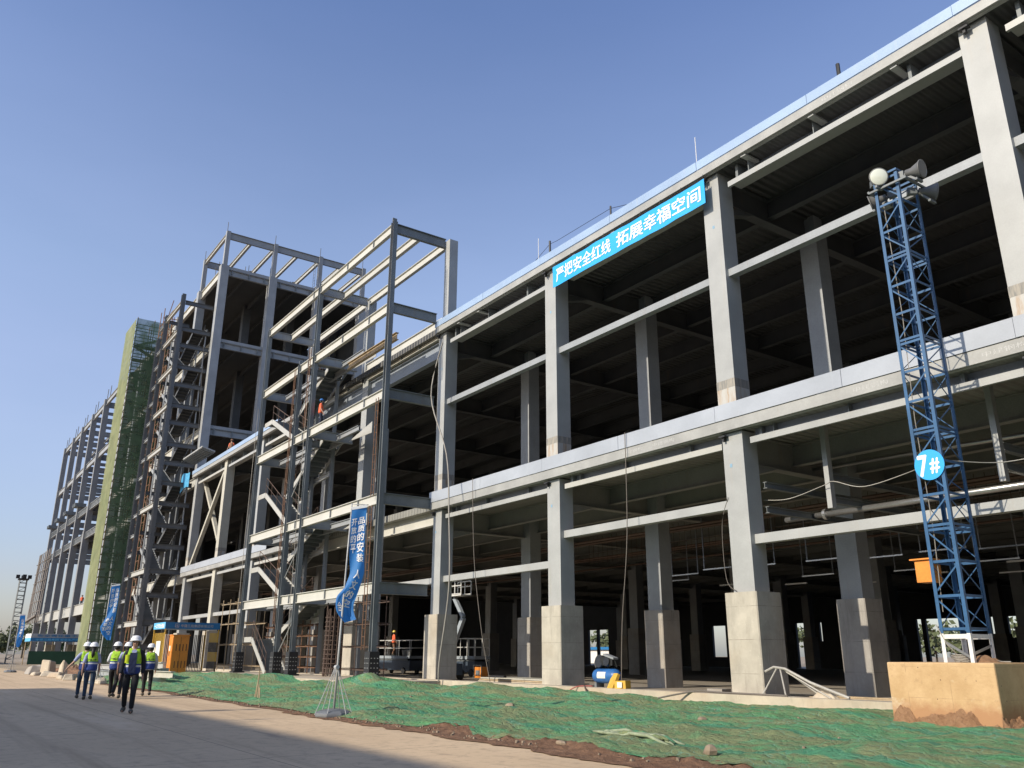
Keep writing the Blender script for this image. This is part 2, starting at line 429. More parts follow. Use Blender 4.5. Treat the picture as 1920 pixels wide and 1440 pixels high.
def dup(root, loc, rz, label, group=None):
    r = root.copy(); col.objects.link(r); r.location = loc; r.rotation_euler = (0, 0, rz); r['label'] = label
    if group: r['group'] = group
    for ch in list(root.children):
        c = ch.copy(); col.objects.link(c); c.parent = r
        for g in list(ch.children):
            d = g.copy(); col.objects.link(d); d.parent = c
    return r


_tc = {}
def text2d(body, bold=.018):
    """glyph outlines filled as a flat mesh, unit size, origin at left baseline"""
    bold = 0; key = (body, bold)
    if key in _tc: return _tc[key]
    cu = bpy.data.curves.new('lettering', 'FONT'); cu.body = body; cu.size = 1; cu.offset = bold; cu.resolution_u = 2
    ob = bpy.data.objects.new('lettering', cu); col.objects.link(ob)
    me = bpy.data.meshes.new_from_object(ob)
    vs = [tuple(v.co) for v in me.vertices]; fs = [tuple(p.vertices) for p in me.polygons]
    bpy.data.objects.remove(ob); bpy.data.curves.remove(cu); bpy.data.meshes.remove(me)
    _tc[key] = (vs, fs); return vs, fs


def put_text(mb, body, fn, bold=.018):
    """fn maps glyph coords, scaled so the text box is u 0..1 wide and v 0..1 high, to 3D"""
    vs, fs = text2d(body, bold)
    xs = [v[0] for v in vs]; ys = [v[1] for v in vs]
    x0, x1, y0, y1 = min(xs), max(xs), min(ys), max(ys)
    c0, cu_, cv_ = Vector(fn(.5, .5)), Vector(fn(.51, .5)), Vector(fn(.5, .51)); nr = (cu_ - c0).cross(cv_ - c0).normalized()
    # bold: a few shifted copies, each one a hair nearer the reader
    for i, (dx, dy) in enumerate(((0, 0),) if not bold else ((-bold, 0), (bold, 0), (0, bold * .7), (0, -bold * .7))):
        mb.add([Vector(fn((v[0] + dx - x0) / (x1 - x0), (v[1] + dy - y0) / (y1 - y0))) + nr * (.0012 * i) for v in vs], fs)


# ------------------------------------------------------------------ setting
def hnoise(x, y, s, o=4): return mnoise.fractal(Vector((x * s, y * s, 3.3)), 1.0, 2.0, o)


MB().add([(-2500, -2500, -.06), (2500, -2500, -.06), (2500, 2500, -.06), (-2500, 2500, -.06)], [(0, 1, 2, 3)]).build('ground', 'ground')['kind'] = 'structure'
MB().add([(-420, -42, 0), (70, -42, 0), (70, -11.0, 0), (-420, -11.0, 0)], [(0, 1, 2, 3)]).build('road', 'road')['kind'] = 'structure'


def soil_h(x, y):
    """height of the netted soil bank between road and footing"""
    t = max(0, min(1, (y + 11.4) / 9.5))
    z = .03 + .115 * t ** .7
    z += .10 * hnoise(x, y, .45, 3) + .05 * hnoise(x + 40, y, 1.6, 4)
    z += .05 * abs(hnoise(x, y + 30, 2.6, 4)) + .022 * hnoise(x + 9, y, 7.5, 3)
    for mx, my, mr, mh in ((-32.5, -4.4, .9, .5), (-30.8, -4.2, 1.3, .25), (-27.6, -1.9, 1.5, .20), (-24.5, -1.7, 1.2, .16), (-46, -6, 2.2, .35), (-50.5, -6.2, 2.0, .3),
                           (-20.2, -1.9, .9, .12), (-41.5, -5, 1.8, .3), (-56, -7.5, 2.5, .25), (-36.5, -4.6, 1.2, .22), (-7.2, -8.8, .8, .1)):
        d2 = ((x - mx) ** 2 + (y - my) ** 2) / mr ** 2
        if d2 < 6: z += mh * math.exp(-d2)
    edge = max(0, min(1, (y - edge_y(x)) / .5))
    return z * edge + .012 * (1 - edge)


def edge_y(x): return -11.35 + .28 * hnoise(x, 0, .35, 3)


def net_front(x): return edge_y(x) + .08 + max(0, min(1, (x + 17) / 3.)) * (.42 + .45 * hnoise(x, 7, .55, 3))


def kerb_front(x): return -4.3 if x < -32.6 else -.82


def bank(name, mat, x0, x1, step, fy0, fy1, ny, dz=0, clod=0):
    mb = MB(); n = int((x1 - x0) / step)
    def fn(u, v):
        x = x0 + (x1 - x0) * u; a = fy0(x); b = fy1(x); y = a + (b - a) * (v ** 1.15)
        z = soil_h(x, y) + dz
        if clod: z += clod * abs(hnoise(x, y + 5, 5.5, 5)) * min(1, max(.1, v * 5))
        return (x, y, z)
    mb.grid(fn, n, ny); o = mb.build(name, mat, None, True); o['kind'] = 'structure'; return o


bank('netted_terrain', 'net', -14, 8, .09, net_front, lambda x: kerb_front(x) + .03, 110, .02)
bank('netted_terrain', 'net', -33.0, -14, .13, net_front, lambda x: kerb_front(x) + .03, 90, .02)
bank('netted_terrain', 'net', -60, -33.0, .2, net_front, lambda x: kerb_front(x) + .03, 50, .02)
bank('soil', 'soil', -22, 8, .05, lambda x: edge_y(x) - .3 + .12 * hnoise(x, 3, 2.2, 3), lambda x: net_front(x) + .12, 60, 0, .035)
bank('soil', 'soil', -64, -22, .2, lambda x: edge_y(x) - .2, lambda x: net_front(x) + .12, 16, 0)

M['gravel'] = paint('gravel_stone', (.26, .20, .14), .9, 0, .4, 4)
peb = MB()
for i in range(300):
    x = rnd.uniform(-34, -4) if i < 380 else rnd.uniform(-14, -5); e = edge_y(x)
    y = e + abs(rnd.gauss(0, .25)) - .12 if i % 3 else rnd.uniform(e + .3, -1.5)
    s_ = rnd.uniform(.008, .03) * (1.6 if rnd.random() < .1 else 1)
    z = max(0, soil_h(x, y)) + .02
    vs = [(x + s_ * rnd.uniform(.6, 1.2) * a, y + s_ * rnd.uniform(.6, 1.2) * b, z + s_ * rnd.uniform(.5, .9) * c) for a, b, c in
          ((-1, -1, -1), (1, -1, -1), (1, 1, -1), (-1, 1, -1), (-.7, -.7, 1), (.7, -.7, 1), (.7, .7, 1), (-.7, .7, 1))]
    peb.add(vs, [(0, 3, 2, 1), (4, 5, 6, 7), (0, 1, 5, 4), (1, 2, 6, 5), (2, 3, 7, 6), (3, 0, 4, 7)])
tag(peb.build('gravel', M['gravel']), 'small pale stones scattered over the netting and the soil edge', 'gravel', kind='stuff')

# ------------------------------------------------------------------ main hall
Z0 = .2; SL = .388
XL = [-17.086 - 9 * (k - 1) for k in range(-2, 9)]           # left edges of the upper columns, right to left
XEND = -80.2; XR = 14.0; YB = 58.0
hall = thing('steel_frame_hall', 'long two storey grey steel factory frame on pale concrete plinths', 'building', (-35, 0, 0))
MB().box(-128, XR, -.25, YB, -.05, Z0).build('floor', 'slab', hall)
MB().box(-77, XR, -.82, -.27, -.05, SL).box(-56, -32.6, -4.3, -.84, -.05, SL - .03).build('footing', 'kerb', hall)


def column(parent, x, y, front=False, ztop=17.08, m='steel', plinth=True, sub='conc', zs=9.45, shr=0):
    """x: left edge of the upper shaft, y: its front face"""
    c = MB(); c.box(x + .104, x + .881, y - .064, y + .59, 3.168, 7.96).box(x, x + .718, y, y + .679, 8.37, ztop)
    c.box(x + .05, x + .76, y + .01, y + .64, 7.96, 8.37)
    o = c.build('column', m, parent)
    p = MB(); b = .03; xa, xb, ya, yb = x - .088 + shr, x + 1.079 - shr, y - .275 + shr, y + .837 - shr
    zb = SL if front else Z0
    prof = [(xa + b, ya), (xb - b, ya), (xb, ya + b), (xb, yb - b), (xb - b, yb), (xa + b, yb), (xa, yb - b), (xa, ya + b)]
    p.add([(q[0], q[1], z) for z in (zb - .03, 3.168) for q in prof],
          [tuple(range(8))[::-1], tuple(range(8, 16))] + [(i, (i + 1) % 8, 8 + (i + 1) % 8, 8 + i) for i in range(8)])
    if plinth: p.build('plinth', sub, o)
    if front:
        s = MB(); s.box(x - .006, x + .724, y - .006, y + .685, zs, zs + .28)
        s.build('splice_band', M['splice'], o)
        s = MB(); s.box(x - .003, x + .721, y - .003, y + .682, 8.9, zs)
        s.build('primed_foot', M['foot'], o)
    return o


def mk_splice():
    t = NT('weld_splice'); k = t.mix(t.ramp(t.noise(3, 5, .7, (4, 4, .6)), .4, .6), (.20, .195, .18), (.33, .30, .25)); t.color(k); t.b.inputs['Roughness'].default_value = .7
    return t.m


def mk_foot():
    t = NT('rust_run_primer'); k = t.mix(t.ramp(t.noise(1.1, 6, .75, (5, 5, .6)), .47, .66), (.43, .42, .385), (.34, .22, .12)); t.color(k); t.b.inputs['Roughness'].default_value = .6
    return t.m


M['film_mid'] = paint('reflection_pale_film', (.36, .385, .425), .33, 0, .12, .45, .35, (.45, .46, .46), fine=.02, bump=.35, bscale=2.2)  # paler copy of the film, its white reflection put into the colour
M['bluemark'] = paint('faded_blue_mark', (.22, .36, .48), .7); M['splice'] = mk_splice(); M['foot'] = mk_foot()
for i, x in enumerate(XL):
    k = i - 2
    column(hall, x, 0, True, m='steel_cream' if k == 7 else 'steel')
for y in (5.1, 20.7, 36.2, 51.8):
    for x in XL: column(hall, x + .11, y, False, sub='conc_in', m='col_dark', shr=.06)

# floors and roof
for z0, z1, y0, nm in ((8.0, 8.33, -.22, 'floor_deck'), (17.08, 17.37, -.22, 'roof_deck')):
    MB().box(XEND, XR, y0, YB, z0, z1).build(nm, 'deck' if z0 < 10 else 'deck_up', hall)  # lower deck toned for bounce light, upper deck for shade
for zf, hf, zfilm, hfilm, zbm, zweb in ((8.0, .33, 8.345, .5, 7.53, 8.0), (17.075, .29, 17.375, .325, 16.35, 17.08)):
    for fa, fb in ((XEND, -53.35), (-34.98, XR)):
        MB().box(fa, fb, -.30, -.222, zf, zf + hf).box(fa, fb, -.222, -.1, zf - .015, zf - .001).build('fascia', 'fascia', hall)
    x = XEND
    while x < XR:
        x2 = min(x + 4.5, XR) if not -56 < x < -35.1 else (-53.35 if x < -53.4 else -34.98)
        if x2 <= -53.3 or x >= -34.99:
            y0 = rnd.uniform(-.006, .004)
            MB().box(x, x2 - .012, -.335 + y0, -.30, zfilm, zfilm + hfilm).box(x, x2 - .012, -.30, -.10, zfilm + hfilm - .03, zfilm + hfilm).build('film_covered_edge', 'film' if zf > 10 else 'film_mid', hall)
        x = x2
    for i in range(len(XL) - 1):
        if i in (5, 6): continue
        xa = XL[i + 1] + .90 + .2; xb = XL[i] - .01
        e = MB(); e.box(xa, xb, .02, .12, zbm, zbm + .19); wy = .30 if zf < 10 else .60; e.box(xa, xb, .121, wy + .1, zbm + .16, zbm + .185)
        o = e.build('edge_beam', 'steel_web' if i % 2 else 'steel', hall)
        MB().box(xa, xb, wy, wy + .05, zbm + .19, zweb - .001).build('web', 'steel_shaded', o)
        for q in (.28, .8, 3.3, 6.4):
            MB().box(xa + q, xa + q + (.10 if q < .5 or q > 6 else .03), .12, wy - .002, zbm + .191, zweb - .002).build('stiffener', 'steel_dark', hall)
        # short stub plates
    # inner beams
    ys = [.35 + 2.63 * j for j in range(1, 22)]
    for y in ys:
        MB().ibeam((XEND, y, zf - .36), (XR, y, zf - .36), .70, .26, .03, .02).build('floor_beam', 'primer_bounce' if zf < 10 else 'primer_shade', hall)
    for x in XL:
        xx = x + .4
        MB().ibeam((xx, .70, zf - .48), (xx, YB, zf - .48), .94, .36, .04, .03).build('girder', 'primer_bounce' if zf < 10 else 'primer_shade', hall)
        hb = MB(); hb.add([(xx - .15, .7, zf - .95), (xx + .15, .7, zf - .95), (xx + .15, 1.9, zf - .95), (xx - .15, 1.9, zf - .95), (xx - .15, .7, zf - 1.3), (xx + .15, .7, zf - 1.3)],
                         [(0, 1, 2, 3), (4, 5, 1, 0), (2, 1, 5), (0, 3, 4), (3, 2, 5, 4)])
        hb.build('haunch', 'primer_bounce' if zf < 10 else 'primer_shade', hall)

for i in range(len(XL) - 1):
    k = i - 2                                                     # bay between column k+1 and k
    xa = XL[i + 1] + .885; xb = XL[i] + .10
    z = {0: 4.55, 1: 5.68, 2: 4.62, 6: 4.3, 7: 4.3}.get(k, 4.6)
    MB().box(xa, xb, .12, .40, z, z + .27).build('girt', 'steel', hall)
    if k < 3: MB().box(XL[i + 1] + .72, XL[i] - .003, .15, .42, 13.25, 13.50).build('girt', 'steel_mid', hall)
for x in XL[1:8]:
    for z in (7.84, 16.92):
        b = MB(); b.box(x + .12, x + .36, -.26, -.09, z, z + .05).box(x + .2, x + .27, -.2, -.08, z - .11, z); b.build('clamp', 'black', hall)
# stub purlins under the roof fascia, seen between fascia and beam flange
for x in (-12.6, -9.9, -15.2, -21.6, -24, -31.2, -33):
    MB().box(x, x + .20, -.2, .5, 16.99, 17.055).build('bracket', 'steel', hall)

# the two bays behind the stair tower have bare edge beams instead of the clad edge
for xa, xb in ((-52.35, -44.12), (-43.35, -35.12)):
    MB().ibeam((xa, .25, 7.86), (xb, .25, 7.86), 1.0, .3, .04, .03).build('edge_beam', 'steel_tower', hall)
    MB().ibeam((xa, .25, 16.35), (xb, .25, 16.35), .86, .3, .04, .03).build('edge_beam', 'steel_shaded', hall)
    MB().ibeam((xa, .05, 17.1), (xb, .05, 17.1), .50, .26, .03, .02).build('edge_beam', 'steel_cream', hall)
    for q in range(1, 4):
        MB().box(xa + q * 2.05, xa + q * 2.05 + .04, -.07, .038, 16.89, 17.31).build('stiffener', 'steel_dark', hall)

# back wall with openings that show daylight
ops = [(-92.7, -91.0), (-90.6, -88.6), (-70.2, -68.2), (-58.5, -57.5), (-55.6, -55.3), (-45.0, -44.5), (-44.1, -40.7), (-38.2, -37.4), (-36.7, -35.7)]
wl = MB(); x = -128.0
for a, b in ops:
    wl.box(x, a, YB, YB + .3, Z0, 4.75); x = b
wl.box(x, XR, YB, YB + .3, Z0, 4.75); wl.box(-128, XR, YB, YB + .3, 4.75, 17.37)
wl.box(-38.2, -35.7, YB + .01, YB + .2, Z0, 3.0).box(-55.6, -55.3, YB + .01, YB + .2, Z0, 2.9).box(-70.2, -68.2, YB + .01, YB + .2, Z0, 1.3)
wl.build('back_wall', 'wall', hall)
MB().box(XR, XR + .3, 1.5, YB, Z0, 17.3).build('end_wall', 'wall', hall)
MB().box(-128.3, -128, 17.5, YB, Z0, 17.3).build('end_wall', 'wall', hall)
MB().box(-128, XEND - .02, 17.5, YB, 17.0, 17.3).build('roof_deck', 'deckdark', hall)

# X bracing in the bay by the tall block
br = MB(); xa, xb = XL[10] + .8, XL[9] + .1
br.bar((xa, .3, 9.0), (xb, .3, 16.9), .3, .3); br.build('brace', 'steel_cream', hall)
br = MB(); br.bar((xa, .62, 16.9), (xb, .62, 9.0), .3, .28); br.build('brace', 'steel_cream', hall)

# roof posts, lightning rods and rail line on the roof edge
for x, z0, z1, r_ in ((-26.1, 17.7, 18.75, .05), (-22.1, 17.7, 18.6, .04), (-11.7, 17.7, 18.6, .06), (-16.0, 17.7, 18.2, .03)):
    MB().tube([(x, .3, z0 - .35), (x, .3, z1)], r_, 6).build('roof_post', 'black', hall)
for x in (-26.8, -17.4): MB().tube([(x, .2, 17.36), (x, .2, 19.15)], .014, 5).build('lightning_rod', 'white', hall)
ln = MB(); ln.tube([(-28.5, .3, 17.75), (-26.1, .3, 18.6), (-25.6, .3, 18.55), (-22.1, .3, 18.5), (-19.5, .3, 17.75)], .012, 4); ln.build('roof_wire', 'black', hall)

# stencilled fascia marks (the photo's own are too small to read)
for x, z in ((-19.8, 8.11), (-21.3, 8.11), (-12.2, 8.1), (-8.8, 8.1), (-12.0, 17.15)):
    st = MB(); put_text(st, '中建钢构', lambda u, v, x=x, z=z: (x + 1.0 * u, -.303, z + .13 * v), 0)
    st.build('stencil_lettering', 'grey_txt', hall)
for i, x in enumerate(XL[3:6]):
    for z in (6.9, 15.1):
        MB().box(x + .33, x + .42, -.07 if z < 8 else -.004, -.066 if z < 8 else -.001, z, z + .11).build('blue_mark', M['bluemark'], hall)

# services hanging inside the ground storey
MB().tube([(-17.2, 3.0, 5.62), (-6, 3.0, 5.62)], .09, 12).build('silver_pipe', 'galv', hall, True)
fl = MB()
for x in (-15.7, -11.9, -8.6): fl.tube([(x - .05, 3.0, 5.62), (x + .05, 3.0, 5.62)], .17, 14)
fl.build('pipe_flange', 'galv', hall)
MB().tube([(-17.2, 4.0, 7.35), (-5, 4.0, 7.0)], .07, 10).build('silver_pipe', 'galv', hall, True)
MB().box(-14.56, -14.40, 1.45, 1.65, 5.5, 7.96).build('hanger_post', 'steel', hall)
MB().box(-9.7, -9.55, 1.45, 1.65, 5.5, 7.96).build('hanger_post', 'steel', hall)
for x, z, y0, y1 in ((-16.15, 6.35, .72, 13), (-14.48, 6.45, 1.66, 10), (-16.15, 5.6, .72, 9), (-14.48, 5.75, 1.66, 8.5), (-9.62, 6.4, 1.66, 12), (-9.62, 5.9, 1.66, 9)):
    MB().ibeam((x, y0, z), (x, y1, z), .2, .16, .02, .02).build('cable_tray_arm', 'steel_dark', hall)
tr = [(-24.6, 8.0), (-22.8, 8.4), (-19.8, 8.6), (-18.0, 9.5), (-27.5, 9.0), (-30, 11), (-15.5, 9.2), (-13.8, 10), (-24, 14), (-20, 15), (-16, 14)]
for x, y in tr:
    t_ = MB(); t_.tube([(x - .8, y, 7.2), (x - .8, y, 4.95)], .025, 5).tube([(x + .8, y, 7.2), (x + .8, y, 4.95)], .025, 5).bar((x - .85, y, 4.95), (x + .85, y, 4.95), .05, .05)
    t_.build('pipe_hanger', 'galv', hall)
for j in range(10):
    x = -29 + 2.3 * j; y = 13 + (j % 3) * 2.1
    MB().box(x, x + 1.25, y, y + .08, 4.72, 4.78).build('tube_light', 'white', hall)
for y in (6.8, 7.4, 11.8, 12.4, 16):
    MB().tube([(-79, y, 6.7), (XR, y, 6.7)], .06, 6).build('sprinkler_pipe', 'brown', hall)
rg = MB()
for j in range(70):
    x = -34 + .36 * j
    rg.tube([(x, 8.8, 7.3), (x, 8.8, 5.9)], .012, 4)
for z in (6.0, 6.45, 6.9): rg.tube([(-34, 8.8, z), (-8.8, 8.8, z)], .012, 4)
rg.build('pipe_rack_mesh', 'rebar', hall)

# ------------------------------------------------------------------ banner on the facade
bn = thing('slogan_banner', 'long bright blue banner with white Chinese slogan hung under the roof edge', 'banner', (-21, -.36, 16.0))
bx0, bx1, bz0, bz1 = -25.08, -16.66, 15.95, 16.88
def bsag(x, z): return .010 * math.sin(x * 2.3 + z * 4) + .008 * math.sin(x * 5.1 - z * 3) + .012 * math.sin(x * .9)
MB().grid(lambda u, v: (bx0 + (bx1 - bx0) * u, -.36 + bsag(bx0 + (bx1 - bx0) * u, bz0 + (bz1 - bz0) * v), bz0 + (bz1 - bz0) * v - .02 * abs(math.sin(u * 18.8)) * (1 if v > .9 else .5)), 90, 8).build('cloth', 'signblue', bn, True)
for i in range(9):
    x = bx0 + .1 + (bx1 - bx0 - .2) * i / 8; MB().tube([(x, -.355, bz1 - .03), (x + .02, -.31, bz1 + .22)], .008, 4).build('tie', 'cable_dk', bn)
tx = MB()
def bfn(a, b): return lambda u, v: (a + (b - a) * u, -.372 + bsag(a + (b - a) * u, bz0 + .17 + (bz1 - bz0 - .34) * v), bz0 + .17 + (bz1 - bz0 - .34) * v)
put_text(tx, '严把安全红线', bfn(-24.85, -21.45), .022)
put_text(tx, '拓展幸福空间', bfn(-21.1, -16.86), .022)
tx.build('lettering', 'signwhite', bn)
eb = MB()
for x in (bx0 + .02, bx1 - .02): eb.bar((x, -.328, bz0), (x, -.328, bz1), .04, .012)
eb.build('edge_strip', 'black', bn)

# ------------------------------------------------------------------ stairs
def flight(mb, st, x0, z0, x1, z1, y0, y1, n):
    """zigzag plate into mb, stringers into st, going from (x0,z0) up to (x1,z1)"""
    dx = (x1 - x0) / n; dz = (z1 - z0) / n; t = .03
    pts = []
    for i in range(n): pts += [(x0 + dx * i, z0 + dz * i), (x0 + dx * i, z0 + dz * (i + 1))]
    pts.append((x1, z1))
    base = len(mb.v)
    for (x, z) in pts: mb.v += [(x, y0 + .06, z), (x, y1 - .06, z)]
    for i in range(len(pts) - 1):
        a = base + 2 * i; mb.f.append((a, a + 1, a + 3, a + 2))
    for y in (y0, y1): st.bar((x0, y, z0 + .02), (x1, y, z1 + .02), .05, .30, (0, 0, 1))


def rail(mb, p0, p1, n=4, hgt=1.0):
    p0 = Vector(p0); p1 = Vector(p1); u = Vector((0, 0, hgt))
    mb.tube([p0 + u, p1 + u], .022, 5).tube([p0 + u * .55, p1 + u * .55], .014, 5)
    for i in range(n + 1):
        q = p0.lerp(p1, i / n); mb.tube([q, q + u], .018, 5)


# ------------------------------------------------------------------ stair tower in front of the hall
T = thing('stair_tower', 'open steel stair tower rising above the hall roof, ladders tied to its dark columns', 'stair tower', (-44, -2.9, 0))
YT = -2.95
TC = [(-34.92, 22.62), (-44.42, 22.5), (-46.75, 18.2), (-53.2, 22.5)]
for x, zt in TC:
    c = MB(); c.ibeam((x, YT, SL), (x, YT, zt), .30, .24, .03, .03, (1, 0, 0)); o = c.build('column', 'steel_dark', T)
    b = MB(); b.box(x - .26, x + .26, YT - .24, YT + .24, SL, SL + 1.15).box(x - .36, x + .36, YT - .34, YT + .34, SL - .02, SL + .06); b.build('column_base', 'black', o)
    bo = MB()
    for zz in (.25, .45, .65, .85):
        for q in (-.15, 0, .15): bo.box(x + q - .02, x + q + .02, YT - .262, YT - .2405, SL + zz, SL + zz + .04); bo.box(x + .2605, x + .28, YT + q - .02, YT + q + .02, SL + zz, SL + zz + .04)
    bo.build('bolt', 'steel', o)
    cap = MB(); cap.box(x - .03, x + .03, YT - .12, YT + .12, zt, zt + .22); cap.build('lifting_lug', 'steel_dark', o)
MB().box(-34.95, -34.45, .1, .6, 17.72, 22.4).build('column', 'steel', T)        # rear post standing on the hall column
MB().box(-44.6, -44.1, .1, .6, 17.4, 22.3).build('column', 'steel', T)
MB().box(-53.5, -53.05, .1, .6, 17.72, 22.2).build('column', 'steel', T)
LV = [4.28, 8.32, 13.42, 17.9, 22.3]
for li, z in enumerate(LV):
    zz = z - .02
    for (xa, xb) in ((-53.05, -46.9), (-46.6, -44.57), (-44.27, -35.07)):
        if li >= 4 and xb == -46.9: MB().ibeam((-53.05, YT, zz), (-44.57, YT, zz), .50, .2, .03, .02).build('front_beam', 'steel_tower', T); continue
        if li >= 4 and xa == -46.6: continue
        MB().ibeam((xa, YT, zz), (xb, YT, zz), .50, .2, .03, .02).build('front_beam', 'steel_tower', T)
    for x in (-34.92, -44.42, -53.2):
        ye = -.31 if z < 18 else .09
        MB().ibeam((x, YT + .16, zz), (x, ye, zz), .52, .2, .03, .02).build('side_beam', 'steel_dark' if x > -40 else 'steel_mid', T)
    if li < 4: MB().ibeam((-46.75, YT + .16, zz), (-46.75, -.31, zz), .40, .18, .03, .02).build('side_beam', 'steel_dark', T); MB().ibeam((-53.05, -1.5, zz - .02), (-46.9, -1.5, zz - .02), .3, .16, .03, .02).build('inner_beam', 'steel_mid', T)
    if li == 4:
        for y in (-1.45, .22): MB().ibeam((-53.05, y, zz), (-35.05, y, zz), .46, .2, .03, .02).build('roof_beam', 'steel_tower', T)
    if li == 3: MB().ibeam((-44.3, .22, zz), (-35.05, .22, zz), .46, .2, .03, .02).build('roof_beam', 'steel_tower', T)
    for x in (-40.5, -37.2, -45.4): MB().box(x, x + .02, YT - .1, YT - .011, zz - .219, zz + .219).build('stiffener', 'steel_mid', T)
MB().ibeam((-42.9, -1.5, 17.3), (-36.9, -1.5, 17.3), .40, .2, .03, .02).build('loose_beam', M['wood'], T)
zprev = [SL] + LV[:3]
for i, z in enumerate(zprev):
    zn = LV[i]; zm = (z + zn) / 2 + (.05 if i else -.1); pl = MB(); stg = MB(); hr = MB()
    x_b = -47.3 if i else -48.9
    flight(pl, stg, x_b, z + .25 if i else z, -51.6, zm, -2.75, -1.55, 11)
    stg.bar((-51.62, -2.75, zm + .02), (-53.0, -2.75, zm + .02), .05, .3)
    pl.box(-53.0, -51.6, -2.72, -.2, zm + .02, zm + .06)
    flight(pl, stg, -51.6, zm, -46.2, zn + .2, -1.40, -.2, 12)
    pl.box(-46.2, -44.6, -2.7, -.2, zn + .20, zn + .24)
    fo = pl.build('stair_flight', 'steel_dark', T); stg.build('stringer', 'steel_web', fo)
    rail(hr, (x_b, -2.75, (z + .25 if i else z) + .1), (-51.6, -2.75, zm + .1)); rail(hr, (x_b, -1.55, z + .3), (-51.6, -1.55, zm + .1)); rail(hr, (-51.6, -1.4, zm + .1), (-46.2, -1.4, zn + .3))
    hr.build('handrail', 'rebar', fo)
    g = MB(); g.add([(-44.2, -.6, zn - .2), (-41.2, -.6, zn + .35), (-41.2, -.6, zn - .3), (-44.2, -.62, zn - .2), (-41.2, -.62, zn + .35), (-41.2, -.62, zn - .3)],
                    [(0, 1, 2), (5, 4, 3), (0, 3, 4, 1), (1, 4, 5, 2), (2, 5, 3, 0)])
    g.build('sun_patch', 'steel_web', T)  # plate added in the shape of a sunlit patch on the beam


def ladder(parent, x, y, z0, z1, wd=.34, name='ladder', mat='rust'):
    l_ = MB()
    for s_ in (-wd / 2, wd / 2): l_.tube([(x + s_, y, z0), (x + s_ + .05, y - .02, (z0 + z1) / 2), (x + s_, y, z1)], .022, 5)
    z = z0 + .2
    while z < z1: l_.tube([(x - wd / 2, y, z), (x + wd / 2, y, z)], .013, 4); z += .36
    return l_.build(name, mat, parent)


ladder(T, -35.35, YT - .26, 1.6, 8.0, .3); ladder(T, -35.3, YT - .24, 8.4, 13.2, .26)
ladder(T, -47.05, YT - .2, 3.0, 13.0, .22); ladder(T, -44.75, YT - .22, 13.8, 18.6, .24); ladder(T, -47.0, YT - .22, 13.0, 17.9, .2)
MB().tube([(-34.7, YT - .2, 16.3), (-34.68, YT - .2, 22.5)], .03, 5).build('safety_rope', 'cable_dk', T)
for x in (-53.5, -44.7): MB().tube([(x, YT - .2, 1), (x - .05, YT - .22, 9), (x, YT - .2, 17)], .015, 4).build('safety_rope', 'cable', T)

for x, y, z1 in ((-46.75, -.5, 17.6), (-49.8, -.5, 17.6), (-39.6, -.5, 13.0), (-41.6, -.5, 8.0), (-53.2, -.5, 17.6)):
    MB().ibeam((x, y, SL), (x, y, z1), .2, .18, .02, .02, (1, 0, 0)).build('post', 'steel_mid', T)
for li, z in enumerate(LV[:4]):
    MB().ibeam((-53.0, -.75, z - .05), (-44.5, -.75, z - .05), .36, .16, .03, .02).build('inner_beam', 'steel_mid', T)
    MB().ibeam((-44.3, -1.3, z - .1), (-41.4, -1.3, z - .1), .30, .16, .03, .02).build('inner_beam', 'steel_mid', T)
    zm = (([SL] + LV)[li] + z) / 2
    MB().ibeam((-53.0, -.35, zm + .7), (-47.0, -.35, zm + 1.0), .30, .16, .03, .02).build('inner_beam', 'steel', T)
    MB().tube([(-46.6, -2.9, zm - .8), (-44.6, -2.9, zm + 1.0)], .03, 5).build('tie_rod', 'steel_mid', T)

cage = thing('rebar_cage', 'dark bundle of upright rebar with tied stirrups beside the stair tower base', 'rebar', (-40.9, -2.2, SL))
cg = MB()
for i in range(12):
    a = 2 * math.pi * i / 12; cg.tube([(-40.9 + .42 * math.cos(a), -2.2 + .42 * math.sin(a), SL), (-40.8 + .42 * math.cos(a), -2.2 + .42 * math.sin(a), 3.3 + .3 * (i % 3))], .035, 5)
for z in [SL + .15 + .22 * j for j in range(13)]: cg.tube([(-40.9 + .46 * math.cos(a * .5236), -2.2 + .46 * math.sin(a * .5236), z) for a in range(13)], .022, 4)
cg.build('bars', 'rebar', cage)


def tube_scaffold(name, label, x0, x1, y0, y1, z0, z1, nx, nz, mat='rebar', ny=1):
    t = thing(name, label, 'scaffold', (x0, y0, z0)); mb = MB(); hb = MB()
    for i in range(nx + 1):
        x = x0 + (x1 - x0) * i / nx
        for j in range(ny + 1): y = y0 + (y1 - y0) * j / ny; mb.tube([(x, y, z0), (x, y, z1 + .3)], .026, 5)
    for k in range(nz + 1):
        z = z0 + .3 + (z1 - z0 - .3) * k / nz
        for j in range(ny + 1): y = y0 + (y1 - y0) * j / ny; hb.tube([(x0 - .3, y, z), (x1 + .3, y, z)], .026, 5)
        for i in range(nx + 1): x = x0 + (x1 - x0) * i / nx; hb.tube([(x, y0 - .2, z + .06), (x, y1 + .2, z + .06)], .026, 5)
    mb.build('standards', mat, t); hb.build('ledgers', mat, t); return t


tube_scaffold('tube_scaffold', 'low brown tube scaffold around the plinth right of the rebar cage', -41.8, -38.6, -1.3, -.5, SL, 3.9, 2, 3)
tube_scaffold('tube_scaffold', 'rusty tube scaffold in the stairwell behind the lowest flight', -54.5, -47.5, -.8, -.35, SL, 3.0, 6, 4, 'rust')
tube_scaffold('tube_scaffold', 'yellowish tube scaffold left of the stair tower by the gate canopy', -59.5, -54.8, -2.3, -1.0, SL, 4.6, 3, 3, 'wood')

